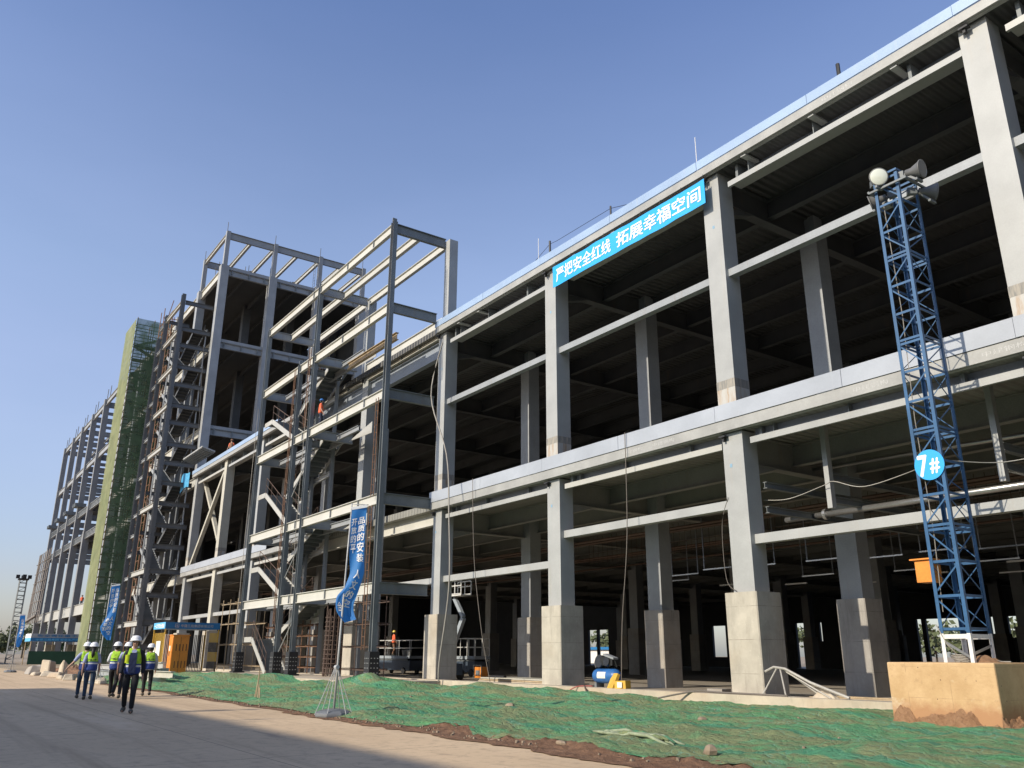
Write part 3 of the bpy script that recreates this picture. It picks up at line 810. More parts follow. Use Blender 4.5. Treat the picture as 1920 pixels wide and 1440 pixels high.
# ------------------------------------------------------------------ tall block beyond the hall
TB = thing('tall_steel_block', 'tall grey steel block of dark open floors rising behind the hall roof end', 'building', (-100, 8, 0))
TX = [-80.95, -89.1, -98.1, -107.1, -116.1, -124.5]
TY = [0.0, 5.05, 10.15, 15.3]
for i, x in enumerate(TX):
    for j, y in enumerate(TY):
        c = MB(); zt = 39.25
        zb = 17.4 if (i == 0 and j > 0) else (8.0 if i == 0 else Z0)
        c.box(x, x + .82, y, y + .8, max(zb, Z0) if not (i == 0 and j == 0) else 17.75, zt)
        if i < 2: c.box(x + .2, x + .62, y + .2, y + .62, zt, 43.2)
        c.build('column', 'steel_left' if j == 0 or i == 0 else 'primer_shade', TB)  # inner columns carry their shade in a darker colour
TZ = [8.5, 17.4, 22.4, 31.3, 39.2]
for z in TZ:
    MB().box(-125, -81.0, .45, 16.3, z - .32, z - .02).build('floor_deck', 'deckdark', TB)
    for i in range(len(TX) - 1):
        MB().ibeam((TX[i + 1] + .83, .4, z - .47), (TX[i] - .01, .4, z - .47), .9, .3, .04, .03).build('front_beam', 'steel_tower', TB)
    if z > 20:
        for j in range(3):
            MB().box(-80.6, -80.3, TY[j] + .81, TY[j + 1] - .01, z - .3, z).ibeam((-80.5, TY[j] + .81, z - .62), (-80.5, TY[j + 1] - .01, z - .62), .62, .3, .04, .03).build('end_beam', 'steel_mid', TB)
            for q in (.35, 2.1, 3.7): MB().box(-80.48, -80.36, TY[j] + .81 + q, TY[j] + .93 + q, z - .88, z - .34).build('stiffener', 'steel_dark', TB)
    for y in (2.6, 5.4, 8, 10.5, 13, 15.7): MB().ibeam((-125, y, z - .6), (-81, y, z - .6), .56, .24, .03, .02).build('floor_beam', 'primer_shade', TB)
for i in range(2):
    for j in range(3): MB().ibeam((TX[i] + .41, TY[j] + .63, 42.75), (TX[i] + .41, TY[j + 1] + .19, 42.75), .75, .26, .04, .03).build('crown_beam', 'steel_mid', TB)
for q in range(7):
    y = .4 + q * 2.55
    MB().ibeam((TX[1] + .56, y, 42.85), (TX[0] + .25, y, 42.85), .5, .24, .03, .02).build('crown_rafter', 'steel_web', TB)
MB().box(-125, -82, 16.6, 16.9, 17.5, 39).build('back_wall', 'wall', TB)
MB().box(-125.3, -125, .9, 16.6, 8.6, 39).build('back_wall', 'wall', TB)
rb = MB()
for i in range(34):
    x = -81 - (i % 9) * 1.2; y = rnd.choice([.3, 5.3, 10.4, 15.6, 3, 8, 13]); z = 39.2
    rb.tube([(x, y, z), (x, y, z + rnd.uniform(.7, 1.6))], .03, 4)
for x, y in ((-80.6, .3), (-80.6, 5.4), (-80.6, 10.5), (-80.6, 15.6), (-88.7, .3)): rb.tube([(x, y, 43.2), (x, y, 44.3)], .03, 4)
rb.build('guard_post', 'black', TB)
ladder(TB, -80.6, 10.0, 39.3, 42.6, .5, 'ladder', 'steel_dark')

# ------------------------------------------------------------------ second stair tower, in front of the tall block
S2 = thing('stair_tower', 'dark grey steel stair tower with many landings against the tall block corner', 'stair tower', (-85, -2.9, 0))
for x, zt in ((-81.1, 35.4), (-87.6, 35.3), (-90.3, 33.5)):
    MB().ibeam((x, -3, Z0), (x, -3, zt), .45, .36, .04, .04, (1, 0, 0)).build('column', 'steel_darker', S2)
for x in (-87.6,): MB().box(x - .3, x + .3, -.7, -.3, Z0, 33).build('column', 'steel', S2)
FB = [4.2, 8.74, 14.7, 20.1, 24.25, 28.1, 31.8, 34.8]
for z in FB: MB().ibeam((-87.4, -3, z - .2), (-81.3, -3, z - .2), .45, .22, .03, .02).build('front_beam', 'steel_web', S2)
SB = [2.2, 4.3, 6.6, 8.7, 10.9, 12.8, 14.8, 16.7, 18.6, 20.4, 22.5, 24.2, 26.3, 28.1, 30.3, 32.0, 34.8]
for z in SB:
    MB().ibeam((-81.1, -2.76, z - .2), (-81.1, -.03, z - .2), .42, .2, .03, .02).build('side_beam', 'steel_darker', S2)
for i in range(len(SB) - 2):
    z0, z1 = SB[i], SB[i + 1]; pl = MB(); stg = MB(); y0, y1 = ((-2.7, -1.6) if i % 2 else (-1.45, -.35))
    xa, xb = ((-82.2, -86.4) if i % 2 else (-86.4, -82.2))
    flight(pl, stg, xa, z0, xb, z1, y0, y1, 9)
    pl.box(*((-87.4, -86.4) if i % 2 else (-82.2, -81.3)), -2.7, -.35, z1 - .04, z1)
    f_ = pl.build('stair_flight', 'steel_darker', S2); stg.build('stringer', 'steel_mid' if i % 2 else 'steel_darker', f_)
for i, z in enumerate(SB):
    MB().ibeam((-87.5, -2.76, z - .2), (-87.5, -.7, z - .2), .36, .2, .03, .02).build('side_beam', 'steel_darker', S2)
    if i % 2: MB().ibeam((-87.2, -.35, z + .1), (-81.2, -.35, z + .1), .34, .18, .03, .02).build('inner_beam', 'steel_mid', S2)
    MB().ibeam((-90.2, -3, z - .4), (-87.8, -3, z - .4), .3, .18, .03, .02).build('front_beam', 'steel_mid', S2)
for x, y in ((-84.4, -.35), (-81.3, -.4), (-84.2, -2.9)): MB().tube([(x, y, Z0), (x, y, 32)], .07, 5).build('post', 'steel_mid', S2)
for i in range(len(SB) - 2):
    hr = MB(); y_ = -2.72 if i % 2 else -.36; xa, xb = ((-82.2, -86.4) if i % 2 else (-86.4, -82.2)); rail(hr, (xa, y_, SB[i] + .1), (xb, y_, SB[i + 1] + .1), 3)
    hr.build('handrail', 'steel_darker', S2)
MB().tube([(-80.9, -.6, 30.6), (-79.2, -.7, 25), (-77.6, -.8, 19.2)], .02, 4).build('crane_wire', 'cable_dk', S2)

pn = thing('deck_panel', 'tilted ribbed formwork panel parked at the hall roof end beside the tall corner column', 'panel', (-75, -.8, 18))
MB().add([(-79.4, -1.5, 18.5), (-73.2, -1.5, 18.5), (-73.2, -.36, 18.2), (-79.4, -.36, 18.2), (-79.4, -1.5, 18.62), (-73.2, -1.5, 18.62), (-73.2, -.36, 18.32), (-79.4, -.36, 18.32)],
         [(0, 3, 2, 1), (4, 5, 6, 7), (0, 1, 5, 4), (1, 2, 6, 5), (2, 3, 7, 6), (3, 0, 4, 7)]).build('plate', 'steel', pn)
rp = MB()
for i in range(12): x = -79.2 + i * .53; rp.bar((x, -1.48, 18.44), (x, -.38, 18.14), .08, .1)
rp.build('rib', 'steel_dark', pn)
tp = MB(); tp.grid(lambda u, v: (-80.2 - 2.6 * u, -.55 - .3 * math.sin(3 * u), 16.2 + 1.5 * v - .5 * u + .12 * math.sin(9 * u + 4 * v)), 12, 8)
tag(tp.build('tarpaulin', 'tarp', None, True), 'small bright blue tarpaulin hung in the second stair tower', 'tarpaulin')

# ------------------------------------------------------------------ netted scaffold tower
SC = thing('netted_scaffold', 'tall scaffold tower wrapped in green netting with a sunlit pale edge', 'scaffold', (-107, -1.5, 0))
sx0, sx1, sy0, sy1, szt = -111.6, -105.2, -3.0, 1.2, 41.0
nf = MB()
def sway(z): return .25 * math.sin(z * .5) + .12 * math.sin(z * 1.7)
nf.grid(lambda u, v: (sx0 + (sx1 - sx0) * u * (1 - .12 * (1 - v)) - .3 * (1 - v) * 0, sy0 - .05 - .03 * sway(v * 41 + u), .3 + (szt - .3) * v), 8, 60)
nf.build('front_netting', 'net_sunlit', SC, True)  # sunlit copy of the net colour
nf = MB(); nf.grid(lambda u, v: (sx1 + .05 + .06 * sway(v * 41 + 3 * u), sy0 + (sy1 - sy0) * u, .3 + (szt - .3) * v), 6, 60)
nf.build('side_netting', 'scrim', SC, True)  # darker copy of the net, shade of this side in its colour
fr = MB()
for y in (sy0 + .1, (sy0 + sy1) / 2, sy1 + .1, sy1 + 1.1):
    for x in (sx1 - .15, sx1 - 1.5, sx1 - 3, sx0 + .4):
        fr.tube([(x, y, 0), (x, y, szt + (1.2 if y > 1 else .2))], .05, 4)
z = 1.2
while z < szt:
    for y in (sy0 + .1, sy1 + .1, sy1 + 1.1): fr.tube([(sx0, y, z), (sx1 - .1, y, z)], .045, 4)
    for x in (sx1 - .15, sx1 - 1.5): fr.tube([(x, sy0, z), (x, sy1 + 1.5, z + rnd.uniform(-.1, .1))], .05, 4)
    z += .85
fr.build('scaffold_tubes', 'rust', SC)
bd = MB(); z = 1.6; s_ = 1
while z < szt - 2:
    bd.box(sx1 - 1.45, sx1 - .2, sy0 + .2, sy1, z, z + .05)
    a, b = (sy0 + .3, sy1 - .2) if s_ > 0 else (sy1 - .2, sy0 + .3)
    bd.bar((sx1 - .8, a, z + .05), (sx1 - .8, b, z + 1.75), .9, .06); z += 1.8; s_ = -s_
bd.build('boards', 'steel_dark', SC)
ex = MB(); zz = 0
while zz < 38:
    for y in (.9, 1.6): ex.tube([(-97, y - 1.4, zz), (-97, y - 1.4, min(38.5, zz + 4.2))], .05, 4)
    for dz in (0, 1.3, 2.6): ex.tube([(-97, -1.6, zz + dz), (-97, .6, zz + dz + rnd.uniform(-.2, .2))], .05, 4); ex.tube([(-100.5, -1.2, zz + dz), (-94, -1.2, zz + dz)], .05, 4)
    ex.tube([(-100, -1.2, zz), (-94.5, -1.2, zz + 4)], .045, 4); ex.tube([(-94.5, -1.0, zz), (-100, -1.0, zz + 4)], .045, 4)
    zz += 4
for x in (-100.4, -98.7, -97, -95.4, -94): ex.tube([(x, -1.2, 0), (x, -1.2, 40.5 if x < -98 else 38)], .05, 4)
tag(ex.build('tube_scaffold', 'rust'), 'bare rusty tube scaffold between the green netting and the second stair tower', 'scaffold')

# ------------------------------------------------------------------ far frame
FR = thing('open_steel_frame', 'far open steel frame of tall grey columns against the sky beyond the netted scaffold', 'building', (-155, 4, 0))
FX = [-130.4, -142.4, -153.2, -163.4, -173.2, -183.6]
FXZ = [40.0] * 6
for i, x in enumerate(FX):
    for y in (0, 9.5, 19):
        zt = 40.2
        c = MB(); c.box(x - .55, x + .55, y, y + .9, Z0, 19.2).box(x - .42, x + .42, y + .05, y + .85, 19.2, zt); c.build('column', 'steel_far', FR)
for z, hb, yy in ((8.2, 1.5, 0), (19.0, 1.0, 0), (23.4, 1.0, 0), (31.4, .9, 0), (40.0, .9, 0)):
    for i in range(5):
        if z > 24 or z < 20 or i < 5:
            b = MB(); b.ibeam((FX[i + 1] + .56, .4, z - hb / 2), (FX[i] - .56, .4, z - hb / 2), hb, .3, .05, .03)
            b.build('front_beam', 'steel_left' if z > 9 else 'steel_web', FR)
            if 18 < z < 24:
                for q in range(8): MB().box(FX[i + 1] + .8 + q * 1.15, FX[i + 1] + 1.0 + q * 1.15, .2, .3, z - .9, z - .1).build('stiffener', 'steel_dark', FR)
    for i, x in enumerate(FX):
        MB().ibeam((x, .9, z - .6), (x, 19.0, z - .6), .9, .3, .05, .03).build('cross_beam', 'steel_far', FR)
    if z < 35:
        for y in (9.9, 19.4): MB().ibeam((-183, y, z - .6), (-130, y, z - .6), .8, .3, .05, .03).build('rear_beam', 'steel_far', FR)
for z, y0, y1, xa, xb in ((19.0, 1, 19, -162, -126), (23.4, 1, 19, -152, -126), (8.2, 1.5, 19, -183, -126)):
    MB().box(xa, xb, y0, y1, z - .3, z - .05).build('floor_deck', 'deckdark', FR)
for y in (9.9, 5): MB().ibeam((-183, y, 39.4), (-130, y, 39.4), .5, .2, .03, .02).build('purlin', 'steel_far', FR)
for z in (39.4, 30.8):
    for x in (-136, -148, -158, -168.5, -178): MB().ibeam((x, .5, z), (x, 9.9, z), .5, .2, .03, .02).build('purlin', 'steel_far', FR)
rb = MB()
for x in FX:
    for q in (0, 2.4): rb.tube([(x + q, .4, 40), (x + q, .4, 42)], .05, 4)
rb.build('guard_post', 'black', FR)
for x in FX[2:]:
    cl = MB()
    for q in (-1.1, .55): cl.box(x + q, x + q + .55, -.5, 1.2, 24.3, 24.9)
    cl.box(x - 1.4, x + 1.4, -.4, -.2, 24.4, 24.55)
    cl.build('column_clamp', 'steel_dark', FR)
fs_ = thing('tube_scaffold', 'far brownish tube scaffold around the two left columns of the open frame', 'scaffold', (-180, -.6, 8))
sb = MB()
for x in (-187, -185.5, -184, -181.5, -179, -176.5, -173.8, -171.5):
    sb.tube([(x, -.8, 6.6), (x + .3, -.6, 19.5)], .09, 4)
for z in (8.6, 10.4, 12.2, 14, 15.8, 17.6): sb.tube([(-187.5, -.8, z), (-171, -.8, z)], .08, 4)
sb.bar((-188, -.9, 7.2), (-174, -.9, 7.9), .5, .3); sb.tube([(-187.5, -.8, 7), (-184, -.8, 18)], .14, 4)
sb.build('tubes', 'rebar_grey', fs_)

# ------------------------------------------------------------------ floodlight mast on its block
def mk_block():
    t = NT('clay_stained_block'); c = (.52, .345, .18)
    k = t.mix(t.ramp(t.noise(1.4, 6, .7), .35, .65), (.46, .30, .15), (.58, .40, .22))
    k = t.mix(t.ramp(t.noise(.9, 5, .7), .56, .68), k, (.60, .50, .36))
    k = t.mix(t.ramp(t.noise(7, 7, .8), .58, .70), k, (.36, .23, .12))
    sp = t.n('ShaderNodeSeparateXYZ'); t.l(t.pos(), sp.inputs[0])
    a = t.n('ShaderNodeMath', _operation='MULTIPLY_ADD'); a.inputs[1].default_value = .55; t.l(t.noise(4, 6, .75), a.inputs[0]); t.l(sp.outputs[2], a.inputs[2])
    k = t.mix(t.ramp(a.outputs[0], .85, .62), k, (.40, .22, .11))
    for ax, per, off in ((0, .915, .38), (2, .61, .02)):
        m_ = t.n('ShaderNodeMath', _operation='MULTIPLY_ADD'); m_.inputs[1].default_value = 1 / per; m_.inputs[2].default_value = off; t.l(sp.outputs[ax], m_.inputs[0])
        f = t.n('ShaderNodeMath', _operation='FRACT'); t.l(m_.outputs[0], f.inputs[0])
        d = t.n('ShaderNodeMath', _operation='LESS_THAN'); d.inputs[1].default_value = .010; t.l(f.outputs[0], d.inputs[0])
        e = t.n('ShaderNodeMath', _operation='MULTIPLY'); t.l(d.outputs[0], e.inputs[0]); t.l(t.ramp(t.noise(3, 3), .4, .6), e.inputs[1])
        k = t.mix(e.outputs[0], k, (.33, .21, .11))
    v = t.n('ShaderNodeTexVoronoi', Scale=3.0); t.l(t.pos(), v.inputs['Vector']); k = t.mix(t.ramp(v.outputs['Distance'], .045, .03), k, (.13, .08, .05))
    t.color(k); t.b.inputs['Roughness'].default_value = .92; t.bump(t.noise(9, 8, .75), .45, .03); return t.m


BX0, BX1, BY0, BY1, BZ = -10.79, -8.57, -2.60, -.95, 1.29
blk = MB(); b_ = .02
blk.add([(x, y, z) for z in (.0, BZ) for x, y in ((BX0 - .03, BY0), (BX1 + .0, BY0), (BX1, BY1), (BX0, BY1))], [(0, 3, 2, 1), (4, 5, 6, 7), (0, 1, 5, 4), (1, 2, 6, 5), (2, 3, 7, 6), (3, 0, 4, 7)])
bo = blk.build('concrete_block', mk_block()); tag(bo, 'big ochre stained concrete block under the blue floodlight mast', 'concrete block')
bv = bo.modifiers.new('bevel', 'BEVEL'); bv.width = .025; bv.segments = 2


def mound(name, label, cx, cy, rx, ry, ht, zb, seed, mat='clay', cat='dirt heap'):
    mb = MB()
    def fn(u, v):
        a = 2 * math.pi * u; r_ = v
        k = 1 + .35 * mnoise.noise(Vector((math.cos(a) * 1.6 + seed, math.sin(a) * 1.6, seed)))
        x = cx + rx * r_ * k * math.cos(a); y = cy + ry * r_ * k * math.sin(a)
        z = zb + ht * (1 - r_ ** 1.7) * (1 + .5 * mnoise.fractal(Vector((x * 2.6 + seed, y * 2.6, 0)), 1, 2, 4)) - .03 * r_
        return (x, y, z)
    mb.grid(fn, 56, 22); o = mb.build(name, mat, None, True); tag(o, label, cat); return o


def ridge(name, label, x0, x1, yb_, out, prof, seed, axis=0):
    mb = MB()
    def fn(u, v):
        a = x0 + (x1 - x0) * u; hh = prof(u); d = out * (.75 + .5 * mnoise.noise(Vector((a * 1.7, seed, 0)))) * (.4 + 1.2 * hh)
        b = yb_ + .02 - d * v if axis == 0 else yb_ + d * v
        z = soil_h(a, b) if axis == 0 else soil_h(b, a)
        fr_ = mnoise.fractal(Vector((a * 7 + seed, b * 7, v * 3)), .7, 2, 6) + .8 * abs(mnoise.noise(Vector((a * 4, b * 4 + seed, v * 2))))
        z = z - .04 + (hh * (1 - v) ** .75 + .075 * fr_ * (1 - v * .5)) * (1 if .03 < u < .97 else .25) + .02
        return (a, b, z) if axis == 0 else (b, a, z)
    mb.grid(fn, 150, 40); return tag(mb.build(name, 'clay', None, True), label, 'dirt heap')


ridge('dirt_heap', 'lumpy reddish clay ridge along the front of the ochre concrete block', BX0 - .02, BX1 + .0, BY0, .42, lambda u: .10 + .16 * math.exp(-((u - .12) / .13) ** 2) + .27 * math.exp(-((u - .62) / .16) ** 2) + .06 * math.sin(19 * u), 3.1)
ridge('dirt_heap', 'clay lumps along the shaded right side of the ochre block', BY0 - .1, BY1, BX1, .5, lambda u: .10 + .08 * math.sin(9 * u + 1) ** 2, 5.7, 1)
mound('dirt_heap', 'small clay heap on top of the concrete block inside the mast legs', -9.15, -1.75, .38, .35, .16, BZ - .01, 4.4)
coil = MB()
for i in range(5): coil.tube([(-9.5 + (.16 + .02 * i) * math.cos(a / 3), -1.95 + (.12 + .012 * i) * math.sin(a / 3), BZ + .02 + .03 * i + .01 * math.sin(a)) for a in range(20)], .012, 5)
coil.tube([(-9.8, -2.25, BZ + .75), (-9.65, -2.2, BZ + .35), (-9.45, -2.05, BZ + .04)], .012, 5); coil.tube([(-9.0, -1.6, BZ + .04), (-8.8, -1.8, BZ + .02), (-8.58, -1.9, BZ + .02)], .012, 5)
tag(coil.build('cable_coil', 'cable', None, True), 'loose coil of grey cable on top of the ochre concrete block', 'cable')

MS = thing('floodlight_mast', 'blue lattice floodlight mast on an ochre concrete block with round 7# sign', 'mast', (-9.45, -1.78, BZ))
mx0, mx1, my0, my1 = -9.76, -9.13, -2.22, -1.34
def legs(z0, z1, mat, nm, lip=.075):
    for x, sx in ((mx0, 1), (mx1, -1)):
        for y, sy in ((my0, 1), (my1, -1)):
            l_ = MB(); l_.box(*sorted((x, x + sx * lip)), *sorted((y, y + sy * .012)), z0, z1); l_.box(*sorted((x, x + sx * .012)), *sorted((y + sy * .0125, y + sy * lip)), z0, z1)
            l_.build(nm, mat, MS)
legs(BZ - .01, 1.86, 'white', 'leg'); legs(1.865, 12.62, 'mastblue', 'leg')
def ring(mb, z, t=.055):
    mb.bar((mx0 + .013, my0 + .02, z), (mx1 - .013, my0 + .02, z), .012, t); mb.bar((mx0 + .013, my1 - .02, z), (mx1 - .013, my1 - .02, z), .012, t)
    mb.bar((mx0 + .02, my0 + .03, z), (mx0 + .02, my1 - .03, z), .012, t); mb.bar((mx1 - .02, my0 + .03, z), (mx1 - .02, my1 - .03, z), .012, t)
def oring(z):
    q = MB(); ring(q, z); q.build('crossbar', 'mastblue', MS)
dg = MB()
zs_ = 1.90
for s_ in range(5):
    top = zs_ + 2.14
    for q in range(3):
        za, zb_ = zs_ + q * 2.14 / 3, zs_ + (q + 1) * 2.14 / 3
        oring(za + (.05 if q == 0 else 0))
        fl_ = (q + s_) % 2
        a, b = (mx0 + .03, mx1 - .03) if fl_ else (mx1 - .03, mx0 + .03)
        for y, w_ in ((my0 + .03, .032), (my1 - .03, .018)): dg.bar((a, y, za + .08), (b, y, zb_ - .06), .010, w_)
        a, b = (my0 + .03, my1 - .03) if not fl_ else (my1 - .03, my0 + .03)
        for x, w_ in ((mx0 + .03, .018), (mx1 - .03, .028)): dg.bar((x, a, za + .08), (x, b, zb_ - .06), .010, w_)
    oring(top - .04); zs_ = top
oring(12.7)
dg.build('diagonals', 'mastblue', MS)
wb = MB(); ring(wb, 1.80, .09); wb.build('base_frame', 'white', MS)
wb = MB(); wb.bar((mx0 + .03, my0 + .03, 1.72), (mx1 - .03, my0 + .03, 1.36), .012, .05); wb.bar((mx1 - .03, my0 + .05, 1.45), (mx1 - .03, my1 - .05, 1.62), .012, .05); wb.build('base_brace', 'galv', MS)
sg = MB(); mt = Matrix.Translation((-9.42, my0 - .02, 5.39)) @ Matrix.Rotation(R(90), 4, 'X')
sg.lathe([(.335, 0), (.335, .012)], mt, 48); so = sg.build('round_sign', 'signblue', MS)
tx = MB()
put_text(tx, '7', lambda u, v: (-9.66 + .20 * u, my0 - .0345, 5.15 + .46 * v), .03)
put_text(tx, '#', lambda u, v: (-9.40 + .20 * u, my0 - .0345, 5.19 + .32 * v), .03)
tx.build('lettering', 'signwhite', so)
ob_ = MB(); ob_.box(-10.16, -9.80, -2.1, -1.72, 2.93, 3.40); ob_.box(-10.24, -9.79, -2.16, -1.7, 3.40, 3.43); ob_.build('switch_box', 'orange', MS)
wi = MB(); wi.tube([(-9.68, -2.12, 2.3), (-9.63, -2.1, 4), (-9.66, -2.12, 6.5), (-9.6, -2.08, 9), (-9.64, -2.1, 12)], .01, 4); wi.build('power_cable', 'cable', MS)


def lamp(cx, cy, cz, dx, dy, dz, lens):
    d = Vector((dx, dy, dz)).normalized(); q = d.to_track_quat('Z', 'Y').to_matrix().to_4x4(); mt = Matrix.Translation((cx, cy, cz)) @ q
    b = MB(); b.lathe([(.07, -.28), (.09, -.27), (.10, -.13), (.12, -.10), (.19, .06), (.215, .1), (.225, .1), (.225, .125), (.205, .125)], mt, 28); o = b.build('floodlight', 'lampgrey', MS, True)
    g = MB(); g.lathe([(.20, .128), (.17, .14), (.08, .152), (.002, .155)], mt, 28, False) if lens == 'lens' else g.lathe([(.2, .127), (.13, .06), (.05, .0), (.002, -.01)], mt, 28, False); g.build('lens', lens, o, True)
    k = MB(); k.box(cx - .03, cx + .03, cy - .13, cy + .13, cz - .30, cz - .24); c0 = Vector((cx, cy, cz)) - d * .32; k.bar(c0, c0 - d * .22, .12, .16); k.bar(Vector((cx, cy, cz - .27)), c0, .05, .05); k.build('bracket', 'steel_dark', o)


lamp(mx0 + .20, my0 - .12, 12.58, .68, -.70, -.22, 'lens')
lamp(mx1 + .40, my0 + .20, 12.50, .97, .06, -.12, 'reflector')
lamp(mx0 - .22, my1 - .5, 12.28, -.8, -.35, -.2, 'reflector')
lamp(mx1 + .30, my1 + .0, 12.20, .7, .7, -.1, 'reflector')
pf = MB(); pf.bar((mx0 - .1, my0 - .08, 12.3), (mx1 + .25, my0 - .08, 12.3), .05, .05); pf.bar((mx0 - .1, my1 + .02, 12.3), (mx1 + .35, my1 + .02, 12.3), .05, .05); pf.bar((mx1 + .2, my0 - .1, 12.33), (mx1 + .2, my1 + .1, 12.33), .05, .05); pf.bar((mx0 - .1, my0 - .1, 12.33), (mx0 - .1, my1 + .1, 12.33), .05, .05); pf.build('lamp_frame', 'steel_dark', MS)

# far mast
FM = thing('floodlight_mast', 'distant dark lattice floodlight mast at the far left against the sky', 'mast', (-151, -6, 0))
for ax in (-.48, .48):
    for ay in (-.48, .48): MB().tube([(-151 + ax, -6 + ay, 0), (-151 + ax, -6 + ay, 12.2)], .06, 4).build('leg', 'steel_dark', FM)
z = .6; s_ = 1
while z < 12.2:
    hb = MB()
    for a, b in (((-.48, -.48), (.48, -.48)), ((.48, -.48), (.48, .48)), ((-.48, .48), (.48, .48)), ((-.48, -.48), (-.48, .48))):
        hb.tube([(-151 + a[0], -6 + a[1], z), (-151 + b[0], -6 + b[1], z)], .04, 4)
        if s_ % 2: hb.tube([(-151 + a[0], -6 + a[1], z), (-151 + b[0], -6 + b[1], z + .6)], .03, 4)
    hb.build('crossbar', 'steel_dark', FM); z += .62; s_ += 1
MB().box(-151.9, -150.1, -6.7, -5.3, 12.2, 12.4).build('lamp_frame', 'black', FM)
for ax, ay in ((-.9, 0), (.9, 0), (0, -.8), (0, .8)): MB().box(-151 + ax - .28, -151 + ax + .28, -6 + ay - .25, -6 + ay + .25, 12.42, 12.95).build('floodlight', 'black', FM)


# ------------------------------------------------------------------ flags
def flag(name, label, bx, by, ang, rows, pole_top, cols_txt, group):
    """rows: (v, sl, zl, sr, zr, depth): cloth edge points, s measured from the pole along the crossarm direction"""
    t = thing(name, label, 'flag', (bx, by, 0), 0, group)
    d = Vector((math.cos(ang), math.sin(ang), 0)); nrm = Vector((math.sin(ang), -math.cos(ang), 0))
    def at(s_, z, dp): return Vector((bx, by, z)) + d * s_ + nrm * dp
    def interp(v):
        for a, b in zip(rows, rows[1:]):
            if v <= b[0] or b is rows[-1]:
                k = (v - a[0]) / (b[0] - a[0]); k = max(0, min(1, k)); return [a[i] + (b[i] - a[i]) * k for i in range(1, 6)]
    def smooth(v):
        q_ = .025; p = [interp(max(0, min(1, v + q))) for q in (-2 * q_, -q_, 0, q_, 2 * q_)]
        return [sum(x[i] * w_ for x, w_ in zip(p, (.1, .22, .36, .22, .1))) for i in range(5)]
    def cloth(u, v, lift=0):
        sl, zl, sr, zr, dp = smooth(v)
        amp = .012 + .05 * v
        dp = dp + amp * math.sin(5 * u + 9 * v) + .018 * math.sin(21 * v + 5 * u) * v + .05 * max(0, v - .6) * math.sin(30 * u + 14 * v) + lift
        return at(sl + (sr - sl) * u, zl + (zr - zl) * u, dp)
    mb = MB(); mb.grid(lambda u, v: cloth(u, v), 18, 80); c = mb.build('cloth', 'flag', t, True)
    tx = MB()
    for u0, u1, v0, dv, chars in cols_txt:
        v = v0
        for ch in chars:
            if ch != ' ': put_text(tx, ch, lambda uu, vv, v=v: cloth(u0 + (u1 - u0) * uu, v + dv * .84 * (1 - vv), .012), .03)
            v += dv
    tx.build('lettering', 'signwhite', c)
    p = MB(); ps, pz = pole_top
    p.tube([at(0, .12, 0), at(ps * .3, pz * .35, -.01), at(ps * .65, pz * .7, -.01), at(ps, pz, 0)], [.030, .027, .021, .016], 8)
    p.tube([at(ps - .02, pz - .02, 0), at(rows[0][3] + .04, rows[0][4] + .02, 0)], .012, 6)
    p.build('pole', 'pole', t, True)
    tb = MB(); tb.bar(at(rows[0][1], rows[0][2] - .01, .008), at(rows[0][3], rows[0][4] - .01, .008), .02, .07); tb.build('top_hem', 'signwhite', t)
    b = MB(); b.lathe([(.05, 0), (.43, 0), (.46, .03), (.45, .10), (.36, .15), (.14, .19), (.05, .19)], Matrix.Translation((bx, by, 0)), 8); bo = b.build('base', 'grey', t)
    bv = bo.modifiers.new('bevel', 'BEVEL'); bv.width = .015
    for a in range(6):
        an = a * math.pi / 3 + .3; sy = MB(); sy.tube([(bx + .44 * math.cos(an), by + .44 * math.sin(an), .06), (bx + .03 * math.cos(an), by + .03 * math.sin(an), 1.12)], .010, 5); sy.build('stay', 'pole', t)
    sy = MB(); sy.tube([(bx - .06, by, 1.12), (bx + .07, by, 1.12)], .05, 8); sy.build('collar', 'pole', t)
    return t


R1 = [(0, .129, 4.94, .499, 5.02, 0), (.3, .127, 4.108, .491, 4.21, .02), (.42, .135, 3.713, .500, 3.70, .03), (.56, .19, 3.324, .528, 3.33, .02), (.70, .05, 2.935, .40, 2.85, 0), (.80, -.13, 2.766, .31, 2.60, -.05), (.90, -.11, 2.40, .32, 2.40, -.06), (1.0, .149, 2.114, .399, 2.20, 0)]
flag('banner_flag', 'tall blue flag with white Chinese text on a braced pole beside the netting', -19.7, -11.29, math.atan2(.915, .40), R1, (.124, 5.06),
     [(.50, .93, .10, .074, '品质的安装'), (.06, .40, .105, .074, '开放的平'), (.34, .76, .53, .085, '人文的空'), (.10, .34, .83, .08, '台')], 'blue flags along the road')
R2 = [(0, .07, 4.712, .46, 4.79, 0), (.3, .08, 3.87, .475, 4.01, .03), (.55, .0, 3.09, .462, 3.2, .05), (.75, -.20, 2.66, .40, 2.62, .03), (.86, -.06, 2.34, .39, 2.32, 0), (1, .24, 2.04, .37, 2.04, 0)]
flag('banner_flag', 'blue flag with white Chinese text fluttering in front of the green scaffold netting', -47.4, -11.7, math.atan2(.985, .17), R2, (.05, 4.84),
     [(.56, .9, .07, .085, '品质的安装'), (.10, .44, .07, .085, '开放的平'), (.5, .84, .54, .085, '人文的空'), (.14, .44, .56, .085, '幸福的')], 'blue flags along the road')
R3 = [(0, .0, 4.36, .36, 4.40, 0), (.35, .07, 3.45, .46, 3.36, .03), (.6, .04, 2.84, .46, 2.68, .04), (.85, .06, 2.16, .42, 2.16, 0), (1, .14, 1.87, .29, 1.87, 0)]
flag('banner_flag', 'most distant blue flag at the left edge near the broken concrete', -79.5, -12.4, math.atan2(.995, .095), R3, (-.01, 4.44),
     [(.3, .75, .12, .09, '品质的安装人')], 'blue flags along the road')


